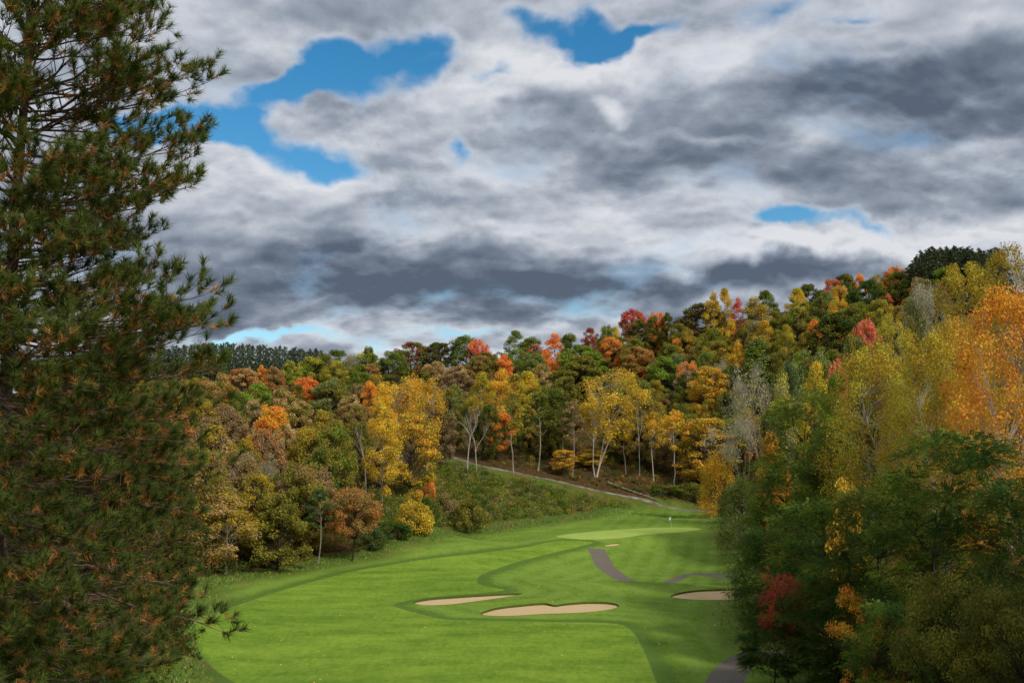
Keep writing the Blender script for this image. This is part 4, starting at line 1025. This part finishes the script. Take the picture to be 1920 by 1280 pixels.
('locust',1475,870,160,'D',92,'green','deepgreen','locust_tree','feathery green locust behind the red sumac'),
('locust',1440,990,140,'D',82,'deepgreen','darkgreen','locust_tree','dark low locust whose leaves hang over the right bunker'),
('locust',1540,935,200,'D',72,'deepgreen','green','locust_tree','dark green feathery locust in the middle of the right foreground'),
('locust',1785,812,300,'D',54,'deepgreen','green','locust_tree','broad dark green locust below the orange birch'),
('locust',1650,900,210,'D',60,'deepgreen','darkgreen','locust_tree','dark locust with spreading fronds left of the broad one'),
('locust',1905,900,200,'D',48,'deepgreen','darkgreen','locust_tree','dark shaded locust at the right edge of the picture'),
('sap',1588,900,84,'D',69,'gold','goldolive','sapling','gold leafy branch-like sapling hanging in front of the dark locusts'),
('redsumac',1472,1068,78,'D',64,'scarlet','darkred','sumac','small sumac with scarlet leaves in front of the dark locusts'),
('sumac',1445,1150,110,'D',65,'deepgreen','darkgreen','sumac','low dark green sumac overhanging the cart path'),
('locust',1570,1060,190,'D',63,'deepgreen','darkgreen','locust_tree','low dark locust with leaning trunks beside the cart path'),
('sap',1590,1095,74,'D',59,'gold','orange','sapling','sapling with scattered orange leaves in the dark undergrowth'),
('sap',1660,1125,80,'D',52,'orange','goldolive','sapling','sapling with a few yellow leaves deep in the right shade'),
('elm',1790,1062,250,'D',40,'darkolive','olive','tree','dim olive-leaved small tree in the lower right corner'),
('elm',1900,1100,200,'D',37,'darkolive','olive','tree','dim dark-leaved small tree at the lower right edge'),
('locust',1660,1130,150,'D',50,'deepgreen','green','locust_tree','small dark locust at the bottom right of the wood'),
# bushes on the bank
('bush',775,940,62,'b',1001,'goldolive','yellow','bush','round yellow-green bush at the foot of the bank'),
('bush',881,936,58,'b',994,'darkolive','olive','bush','olive bush with dark base at the foot of the bank'),
('bush',780,917,40,'D',176,'goldolive','gold','bush','small gold bush behind the round yellow-green one'),
('bush',804,892,26,'D',186,'orange','rust','bush','small orange bush high on the left of the bank'),
('bush',803,932,36,'D',174,'green','deepgreen','bush','green bush right of the small gold one'),
('bush',735,975,60,'D',146,'deepgreen','darkgreen','bush','dark green shrub right of the solitary russet oak'),
('bush',700,990,50,'D',141,'bluegreen','darkgreen','bush','dark bluish shrub behind the solitary russet oak'),
('bush',838,925,44,'D',182,'olive','mauve','bush','brownish twiggy bush left of the olive bush'),
('bush',1250,908,60,'D',229,'darkgreen','olive','bush','dark low bush beside the foot of the slim gold birch'),
('bush',1292,905,60,'D',230,'darkolive','green','bush','olive low bush right of the slim gold birch foot'),
]
for t in T: spec(*t)
spec('bare', 690, 785, 44, 'D', 166, 'gold', 'gold', 'birch_tree', 'bare white birch forked in two, standing on the bank', rz=2.6, var=1)
spec('bare', 877, 752, 46, 'D', 208, 'gold', 'gold', 'birch_tree', 'bare white birch, left of the close pair beside the path', rz=0.3, var=0)
spec('bare', 895, 765, 40, 'D', 210, 'gold', 'gold', 'birch_tree', 'bare white birch, right of the close pair beside the path', rz=2.4, var=1)

# the wood goes on to the right, out of the picture, and shades the corner
for i, (x, y, h, R) in enumerate([(27,34,20,5),(28,24,20,6),(22,12,18,6),(36,26,21,6)]):
    put_tree('oak' if i % 2 else 'round', (x, y, float(gz(x, y))), R / 5.6, h / 14.5, 'darkgreen', 'olive', 'tree', 'leafy tree of the wood to the right of the view', 'tree', 'trees beyond the right edge')
# far ridge of pines and the hilltop pines
for i, px in enumerate(np.arange(200, 622, 4.6)):
    px = px + rt.uniform(-2, 2); D = rt.uniform(430, 500); top = np.interp(px, [200, 330, 420, 520, 600, 625], [655, 650, 645, 652, 658, 664]) + rt.uniform(-4, 5)
    p = at(px, top, D); z = float(gz(p[0], p[1])); h = p[2] - z
    put_tree('farpine', (p[0], p[1], z), rt.uniform(.9, 1.25), h / 20, 'darkgreen', 'darkgreen', 'pine_tree', 'dark pine in the dense stand along the far left ridge', 'pine tree', 'pines along the far left ridge')
for i, (px, top) in enumerate([(1706,496),(1716,482),(1728,472),(1740,467),(1752,465),(1765,466),(1776,465),(1788,462),(1800,466),(1812,465),(1824,470),(1838,468),(1855,468),(1872,466)]):
  for dd, dpx, dt in ((0, 0, 0), (7, 5, 3), (14, -4, 5)):
    D = (top_place(px, top, 16 + (i % 3)) or 300.0) + dd; px = px + dpx; top = top + dt
    p = at(px, top, D); z = float(gz(p[0], p[1]))
    put_tree('farpine', (p[0], p[1], z), 1.35, (p[2] - z) / 20, 'darkgreen', 'darkgreen', 'pine_tree', 'dark pine in the clump on the top of the right hill', 'pine tree', 'pines on the right hilltop')
    CROWNS.append((px, top + 25, 14, 25, D))

# trees filling the wood between those above: kept only where they would show
GWD, GHT = 480, 320
ZB = np.full((GHT, GWD), 1e9); gyy, gxx = np.mgrid[0:GHT, 0:GWD]
def cells(px, py, rx, ry):
    return (((gxx + .5) * 4 - px) / max(rx, 2)) ** 2 + (((gyy + .5) * 4 - py) / max(ry, 2)) ** 2 < 1
for c in CROWNS:
    mk = cells(*c[:4]); ZB[mk] = np.minimum(ZB[mk], c[4])
NOFILL = [(690,850,26,90,175),(886,820,30,80,222),(1110,865,90,36,243),(1240,880,90,36,243),(980,858,50,30,243),(775,880,50,80,180)]
NF = np.zeros((GHT, GWD))
for (a, b, c, d, e) in NOFILL: mk = cells(a, b, c, d); NF[mk] = np.maximum(NF[mk], e)
sky_x = [300, 400, 600, 800, 1000, 1150, 1300, 1450, 1600, 1700, 1920]; sky_y = [700, 700, 676, 656, 650, 628, 595, 565, 540, 525, 500]
LAND = [(507,785,'golden maple'),(574,725,'red-orange maple'),(485,735,'bright green oak'),(230,760,'huge near pine'),(250,900,'mid-distance pine'),(400,720,'thin yellow-tan tree'),(622,735,'broad sage oak'),(522,980,'dense dome-shaped oak'),(662,970,'solitary russet oak'),(770,740,'gold birches'),(690,850,'forked white birch'),
        (772,830,'tiered maple'),(885,820,'pair of bare birches'),(939,730,'yellow aspen'),(1039,650,'orange-red maple'),(1090,670,'broad green oak'),(1140,760,'leaning yellow birch'),(1187,600,'spiky red maple'),
        (1317,610,'big dark oak'),(1422,690,'cone-shaped green tree'),(1334,720,'wide golden tree'),(1322,840,'layered olive-gold maple'),(1569,620,'big dark olive oak'),(1622,620,'salmon-pink maple'),(1522,680,'wide sage-green tree'),
        (1262,830,'slim gold birch'),(943,810,'rusty-orange tree'),(1349,900,'gold weeping tree'),(1436,750,'pale grey wispy tree'),(430,980,'golden-brown edge tree'),(1689,540,'pink round maple'),(1245,690,'bright green round oak')]
DIRS = ['right of', 'above and right of', 'above', 'above and left of', 'left of', 'below and left of', 'below', 'below and right of']
used = {}
fcol = [('olive', 'darkolive', 'olive'), ('darkgreen', 'olive', 'dark green'), ('brown', 'olive', 'brown'), ('goldolive', 'olive', 'olive-gold'), ('green', 'olive', 'green'), ('rust', 'brown', 'rusty'), ('mauve', 'brown', 'mauve-brown'), ('sage', 'green', 'sage')]
nf = 0
cand = []
for x in np.arange(-135, 165, 4.2):
    for y in np.arange(118, 372, 4.2): cand.append((x + rt.uniform(-2.2, 2.2), y + rt.uniform(-2.2, 2.2)))
cand = np.array(cand); cok = ~inside(grassp, cand) & (pdist(grassp, cand) > 3.5) & (pdist(paths[2], cand) > 3.0) & (pdist(paths[1], cand) > 3)
cok &= ~inside(np.array([[-24, 160], [60, 160], [60, 232], *pc.tolist(), [-14, 232], [-24, 195]]), cand)
cand = cand[cok]; cand = cand[np.argsort(cand[:, 1])]
for (x, y) in cand:
    z = float(gz(x, y)); h = rt.uniform(9.5, 13.5); R = rt.uniform(2.6, 4.2)
    tx, ty, f = proj((x, y, z + h)); bx, by, f2 = proj((x, y, z + 0.2 * h))
    if tx < 110 or tx > 1930 or ty < np.interp(tx, sky_x, sky_y) + 4: continue
    rx = R * FPX / f; mk = cells(tx, (ty + by) / 2, rx, (by - ty) / 2); n = mk.sum()
    if n < 3: continue
    if (NF[mk] > y).sum() > 2: continue
    if tx < 372 and rt.random() < .5: continue
    zb = ZB[mk]; free = (zb > 1e8).sum(); over = ((zb < 1e8) & (zb > y)).sum()
    if free < 4 or over > 0.55 * n: continue
    ZB[mk] = np.minimum(ZB[mk], y)
    ca, cb_, cn = fcol[rt.choices(range(8), [5, 1, 6, 4, 1, 3, 5, 1] if tx < 690 else [5, 4, 3, 4, 3, 1, 2, 2])[0]]
    lm = min(LAND, key=lambda q: (q[0] - tx) ** 2 + (q[1] - ty) ** 2); k = int(round(math.degrees(math.atan2(-(ty - lm[1]), tx - lm[0])) / 45)) % 8
    key = (cn, DIRS[k], lm[2])
    kind = rt.choice(['round', 'oak', 'round', 'oval', 'oak']); _, h0, R0 = PROTO[kind][0]
    used.setdefault(key, []).append((float(tx), put_tree(kind, (x, y, z), R / R0, h / h0, ca, cb_, 'tree', '', 'tree', 'trees filling the wood'))); nf += 1
ORD = ['leftmost', 'second', 'third', 'fourth', 'fifth', 'sixth', 'seventh', 'eighth', 'ninth', 'tenth', 'eleventh', 'twelfth']
for (cn, dr, lm), lst in used.items():
    lst.sort(key=lambda q: q[0])
    for i, (tx, o) in enumerate(lst):
        o["label"] = f'{cn} tree half hidden {dr} the {lm}' if len(lst) == 1 else f'{ORD[i]}{"" if i == 0 else " from left"} of the {cn} trees {dr} the {lm}'

# ------------------------------------------------------------------ the big pine at the left and its neighbours
PX, PD = 4.0, 18.0
pb0 = at(PX, 640, PD); PINE = (pb0[0], pb0[1], float(gz(pb0[0], pb0[1])))
zof = lambda py: at(PX, py, PD)[2] - PINE[2]
rp = random.Random(11)
ppm = FPX / PD
bgh = []
# boughs that make the outline against the sky and the course: (tip x, tip y, rise at the root, curl)
for (tx, ty, p0, cu) in [(250,-5,.05,.25),(215,70,.0,.2),(300,90,.0,.28),(345,165,-.02,.20),(352,150,.02,.2),(275,205,-.05,.08),(205,245,-.1,.1),(350,290,-.02,.22),(345,275,.0,.22),(362,378,-.06,.10),(300,330,.0,.15),(255,425,-.1,.08),(190,400,-.05,.1),
                         (250,495,.0,.2),(330,540,-.02,.18),(365,590,-.04,.14),(452,610,-.1,.10),(400,600,-.05,.15),(395,650,-.08,.16),(412,690,-.1,.14),(350,700,-.1,.12),(372,770,-.14,.12),(355,830,-.2,.1),(372,880,-.22,.1),(330,900,-.2,.1),
                         (340,960,-.28,.1),(325,1040,-.34,.1),(345,1100,-.38,.08),(418,1182,-.42,.10),(340,1180,-.4,.08),(330,1250,-.44,.08),(300,1300,-.46,.08)]:
    Lb = (tx - PX) / ppm; azm = math.pi / 2 + rp.uniform(-.5, .5); Lb = Lb / math.sin(azm)
    zt = zof(ty); bgh.append((zt - Lb * (p0 + cu), azm, Lb, p0, cu))
rmax = lambda py: np.interp(py, [-300, 0, 150, 300, 400, 450, 560, 650, 700, 800, 1000, 1180, 1500], [1.5, 1.8, 2.5, 2.5, 2.0, 1.7, 2.6, 2.8, 2.8, 2.5, 2.3, 2.2, 2.1])
for i in range(255):
    u_ = (i + rp.uniform(0, 1)) / 255; py = np.interp(u_, [0, .64, 1], [-250, 620, 1380]); azm = rp.uniform(-math.pi, math.pi)
    if i % 7 < 3: azm = math.pi + rp.uniform(-1.1, .5)
    elif i % 2: azm = abs(azm)
    if math.sin(azm) < -.35 and rp.random() < .5: continue
    lim = rmax(py); Lb = min(rp.uniform(2.1, 3.6) * (1 if py > 0 else .8), (lim - .1) / max(.12, math.sin(azm)) if math.sin(azm) > 0 else 9)
    p0 = np.interp(py, [0, 500, 800, 1300], [.12, -.02, -.2, -.42]) + rp.uniform(-.08, .08)
    bgh.append((zof(py) - Lb * (p0 + .12) , azm, Lb, p0, rp.uniform(.06, .22)))
H_PINE = zof(-330)
bgh = [b for b in bgh if 0.8 < b[0] < H_PINE - .3]
pt, pbr, pn, po, ntf = near_pine(200, H_PINE, bgh)
print("tufts", ntf, "pine height", H_PINE)
def pine(loc, s, rz, label, sz=None):
    o = empty("pine_tree", loc, rz); o.scale = (s, s, sz or s)
    a = link("trunk", pt, o); link("boughs", pbr, a); b = link("needles", pn, o); link("old_needles", po, b)
    tag(o, label, 'pine tree', None); return o
pine(PINE, 1.0, 0.0, 'huge near pine with long bristly boughs filling the left edge')
for (px, top, D, s, rz, lb) in [(150, 560, 27, .85, 2.4, 'pine just behind the huge near pine, hidden by its boughs'),
                                (235, 655, 40, .9, 4.0, 'mid-distance pine whose smaller tufts show right of the near pine'),
                                (285, 800, 58, .8, 1.2, 'farther pine standing low beside the course at the left'),
                                (200, 700, 52, 1.1, 5.0, 'pine in the dark stand behind the near pine'),
                                (95, 640, 44, 1.1, 3.1, 'pine deep in the dark stand at the left edge')]:
    p = at(px, top, D); z = float(gz(p[0], p[1])); pine((p[0], p[1], z), s, rz, lb, (p[2] - z) / H_PINE)
for (px, top, w, D, lb) in [(40, 1120, 190, 21, 'feathery green shrub in the lower left corner'), (170, 1180, 170, 26, 'dark feathery shrub beneath the near pine'), (-20, 1180, 160, 17, 'dark leafy shrub cut by the lower left corner'), (260, 1230, 120, 36, 'small dark shrub under the pines near the fairway')]:
    spec('sumac', px, top, w, 'D', D, 'deepgreen', 'green', 'shrub', lb)

# ------------------------------------------------------------------ bank thicket, undergrowth, tall grass, fallen leaves (too many to count)
def blanket(name, label, pts, hs, cols, leafs, npl, seed, flat=.8):
    rg = np.random.default_rng(seed); mb = MB()
    for (x, y), h, c, lf in zip(pts, hs, cols, leafs):
        z = float(gz(x, y)); R = h * rg.uniform(.55, .95)
        for q in range(4):
            cc = np.array([x + rg.normal() * R * .45, y + rg.normal() * R * .45, z + h * rg.uniform(.3, .8)]); n = npl // 4
            dv = unit(rg.normal(size=(n, 3))); pp = cc + dv * (R * .6 * rg.uniform(0, 1, n) ** .45)[:, None] * [1, 1, flat]
            cj = np.clip(np.array(PALB[c]) * rg.uniform(.75, 1.25), 0, 1)
            leaves(mb, pp, dv + [0, 0, .5], lf, rg, .5, .6, .75, cj)
    return tagk(link(name, mb.build(name, m_leafc)), 'stuff', label)
rg = np.random.default_rng(77)
# thicket on the bank between the foot of the slope and the path
bp = np.array([hit(px, py)[:2] for px, py in zip(rg.uniform(690, 1180, 3000), rg.uniform(862, 1000, 3000)) if hit(px, py) is not None])
sx, sy, _ = proj(np.column_stack([bp, gz(bp[:, 0], bp[:, 1])]))
low = np.interp(sx, [690, 760, 830, 950, 1050, 1150], [1000, 1000, 990, 977, 966, 952]); hi = np.interp(sx, [690, 800, 890, 1000, 1080, 1150], [890, 868, 884, 908, 928, 944])
bp = bp[(sy < low) & (sy > hi)]
n = len(bp); cs = rg.choice(['green', 'deepgreen', 'olive', 'darkolive', 'mauve', 'darkgreen', 'goldolive', 'brown'], n, p=[.24, .2, .18, .12, .08, .14, .02, .02])
blanket("bank_thicket", 'tangled green and brown brush covering the bank below the back path', bp, rg.uniform(.7, 2.3, n), cs, np.full(n, .22), 110, 5)
# undergrowth inside the wood along its edges
up = []
ge = grassp; gc = ge.mean(0)
for i in range(0, len(ge)):
    for q in range(7):
        p = ge[i] + (ge[i] - ge[i - 1]) * rg.uniform(0, 1); d = unit(p - [5, 130]); up.append(p + d * (rg.uniform(1.5, 16)))
for px, py in zip(rg.uniform(860, 1350, 620), rg.uniform(820, 938, 620)):
    hq = hit(px, py)
    if hq is not None: up.append(hq[:2])
for px, py in zip(rg.uniform(1480, 1920, 60), rg.uniform(1230, 1290, 60)):
    hq = hit(px, py, 25)
    if hq is not None: up.append(hq[:2])
up = np.array(up); ok = ~inside(grassp, up) & (pdist(paths[2], up) > 1.8) & (pdist(paths[0], up) > 2.5) & (pdist(paths[1], up) > 2.5) & (up[:, 1] > 30)
ok &= ~inside(np.array([[-24, 160], [60, 160], [60, 230], *pc.tolist(), [-14, 232], [-24, 195]]), up)
up = up[ok]; n = len(up)
cs = rg.choice(['darkgreen', 'deepgreen', 'darkolive', 'darkbrown', 'bluegreen', 'goldolive', 'rust'], n, p=[.25, .2, .2, .12, .12, .06, .05])
blanket("undergrowth", 'low dark brush and saplings on the floor of the wood', up, rg.uniform(.6, 2.6, n) * np.where(up[:, 1] > 215, .8, 1), cs, np.full(n, .2), 130, 6)
# tall grass along the edge of the wood
mb = MB(); tg = []
for i in range(len(grassp)):
    a, b = grassp[i - 1], grassp[i]
    if (b[1] < 60): continue
    L_ = np.linalg.norm(b - a)
    for q in range(int(L_ * 22)): tg.append(a + (b - a) * rg.uniform() + rg.normal(size=2) * 1.1)
for px, py in zip(rg.uniform(800, 1340, 4200), rg.uniform(930, 1000, 4200)):
    lowp = np.interp(px, [800, 950, 1100, 1340], [1006, 990, 975, 962]); hip = np.interp(px, [800, 950, 1100, 1240, 1340], [985, 960, 945, 950, 960])
    if hip < py < lowp:
        D = np.interp(px, [800, 950, 1100, 1340], [172, 187, 200, 212]); q = at(px, py, D); tg.append(q[:2] + rg.normal(size=2) * 2.5)
tg = np.array(tg); tg = tg[~inside(fair, tg) & ~inside(grn, tg) & (pdist(paths[2], tg) > 1.0)]
n = len(tg); hh = rg.uniform(.15, .4, n); zz = gz(tg[:, 0], tg[:, 1])
for q in range(4):
    o2 = rg.normal(size=(n, 2)) * .18; b = np.column_stack([tg + o2, zz - .02]); s = np.column_stack([rg.normal(size=(n, 2)), np.zeros(n)]); s = unit(s) * .05
    tip = b + np.column_stack([rg.normal(size=(n, 2)) * .12, hh * rg.uniform(.7, 1.2, n)])
    pal = np.array([lin((96, 128, 46)), lin((120, 142, 58)), lin((164, 144, 92)), lin((78, 108, 38))]); cc = pal[rg.choice(4, n, p=[.42, .24, .07, .27])]
    mb.add(np.stack([b - s, b + s, tip], 1).reshape(-1, 3), np.arange(3 * n).reshape(n, 3), .5, cc)
tagk(link("tall_grass", mb.build("tall_grass", m_leafc)), 'stuff', 'uncut tall grass along the foot of the wood and bank')
# fallen leaves on the turf
fl = np.column_stack([rg.uniform(-40, 45, 5200), rg.uniform(58, 200, 5200)])
de = pdist(grassp, fl); fl = fl[inside(grassp, fl) & (rg.uniform(size=len(fl)) < np.clip(.18 + np.exp(-de / 4.0), 0, 1))]
n = len(fl); mb = MB(); C3 = np.column_stack([fl, gz(fl[:, 0], fl[:, 1]) + .06])
pal = np.array([lin((214, 178, 70)), lin((190, 128, 60)), lin((226, 206, 150)), lin((150, 96, 56))])
leaves(mb, C3, np.tile([0, 0, 1.0], (n, 1)), .13, rg, .5, .7, .25, pal[rg.choice(4, n)])
tagk(link("fallen_leaves", mb.build("fallen_leaves", m_leafc)), 'stuff', 'scattered fallen leaves on the mown turf')

# ------------------------------------------------------------------ flag, log, birds
fb = hit(1258.5, 991.0); fl_o = empty("golf_flag", tuple(fb))
tag(fl_o, 'thin white flagstick with limp white flag on the putting green', 'flag')
mb = MB(); mb.tube([(0, 0, -.1), (0, 0, 1.2), (-.05, 0, 2.15)], [.022, .02, .018], 8, True); link("pole", mb.build("pole", m_white, True), fl_o)
mb = MB(); nu, nv = 9, 7; V = []
for i in range(nu):
    for j in range(nv):
        u, v = i / (nu - 1), j / (nv - 1)
        V.append((-.06 - .30 * u, .07 * math.sin(u * 5 + v * 1.5) * u, 2.12 - .46 * v - .34 * u * u - .08 * u))
F = [[i * nv + j, i * nv + j + 1, (i + 1) * nv + j + 1, (i + 1) * nv + j] for i in range(nu - 1) for j in range(nv - 1)]
mb.add(V, F); Vb = [(a, b + .006, c) for a, b, c in V]; mb.add(Vb, [f[::-1] for f in F]); link("flag", mb.build("flag", m_cloth, True), fl_o)
mb = MB(); th = np.arange(16) * math.pi / 8
mb.add([(math.cos(a) * r, math.sin(a) * r, zz_) for r, zz_ in ((.065, .012), (.052, .012), (.052, -.1)) for a in th], [[k * 16 + i, k * 16 + (i + 1) % 16, (k + 1) * 16 + (i + 1) % 16, (k + 1) * 16 + i] for k in range(2) for i in range(16)])
link("cup", mb.build("cup", m_white), fl_o)
la, lb_ = hit(1140, 907), hit(1232, 940)
rgl = np.random.default_rng(3)
lo = empty("fallen_log", tuple((la + lb_) / 2)); tag(lo, 'long grey fallen tree trunk lying above the back path', 'log')
mid = (la + lb_) / 2; tt_ = np.linspace(-.5, .5, 12)[:, None]; P = (lb_ - la) * tt_ + np.column_stack([np.zeros(12), np.zeros(12), .28 + .05 * np.sin(np.arange(12))]); P[:, 2] = [gz(mid[0] + p[0], mid[1] + p[1]) - mid[2] + .28 for p in P]
mb = MB(); mb.tube(P, np.linspace(.36, .17, 12) * (1 + .06 * rgl.normal(size=12)), 10, True); link("log_trunk", mb.build("log_trunk", m_log, True), lo)
mb = MB()
for k, dv in ((4, (.3, -.5, .7)), (7, (-.2, -.4, .6)), (9, (.4, .3, .5))): mb.tube([P[k], P[k] + np.array(dv) * .6, P[k] + np.array(dv) * 1.3], [.07, .05, .015], 5)
link("branch_stub", mb.build("branch_stub", m_log), lo)
def bird(px, py, D, lb, rz, sc):
    o = empty("bird", tuple(at(px, py, D)), rz); tag(o, lb, 'bird'); o.scale = (sc, sc, sc)
    mb = MB(); mb.tube([(-.34, 0, .02), (-.22, 0, .01), (-.05, 0, 0), (.1, 0, 0), (.2, 0, .03), (.27, 0, .04), (.33, 0, .03)], [.01, .045, .075, .07, .045, .04, .006], 8, True)
    mb.add([(-.3, -.03, .02), (-.3, .03, .02), (-.46, .09, .03), (-.46, -.09, .03)], [[0, 1, 2, 3]])
    link("body", mb.build("body", m_bird, True), o)
    for s in (-1, 1):
        mb = MB(); V = []
        for u, x0, x1, z in ((0, .12, -.12, .03), (.25, .15, -.13, .10), (.5, .08, -.15, .12), (.72, -.02, -.17, .09), (.86, -.14, -.2, .05)):
            V += [(x0, s * u, z), ((x0 + x1) / 2, s * u, z + .025), (x1, s * u, z)]
        mb.add(V, [[3 * i + j, 3 * i + j + 1, 3 * i + j + 4, 3 * i + j + 3] for i in range(4) for j in range(2)]); link("wing", mb.build("wing", m_bird, True), o)
bird(1111.5, 247, 420, 'upper of two dark birds flying in front of the grey clouds', .4, .75)
bird(1113.5, 306, 400, 'lower of two dark birds flying in front of the grey clouds', -.3, .85)
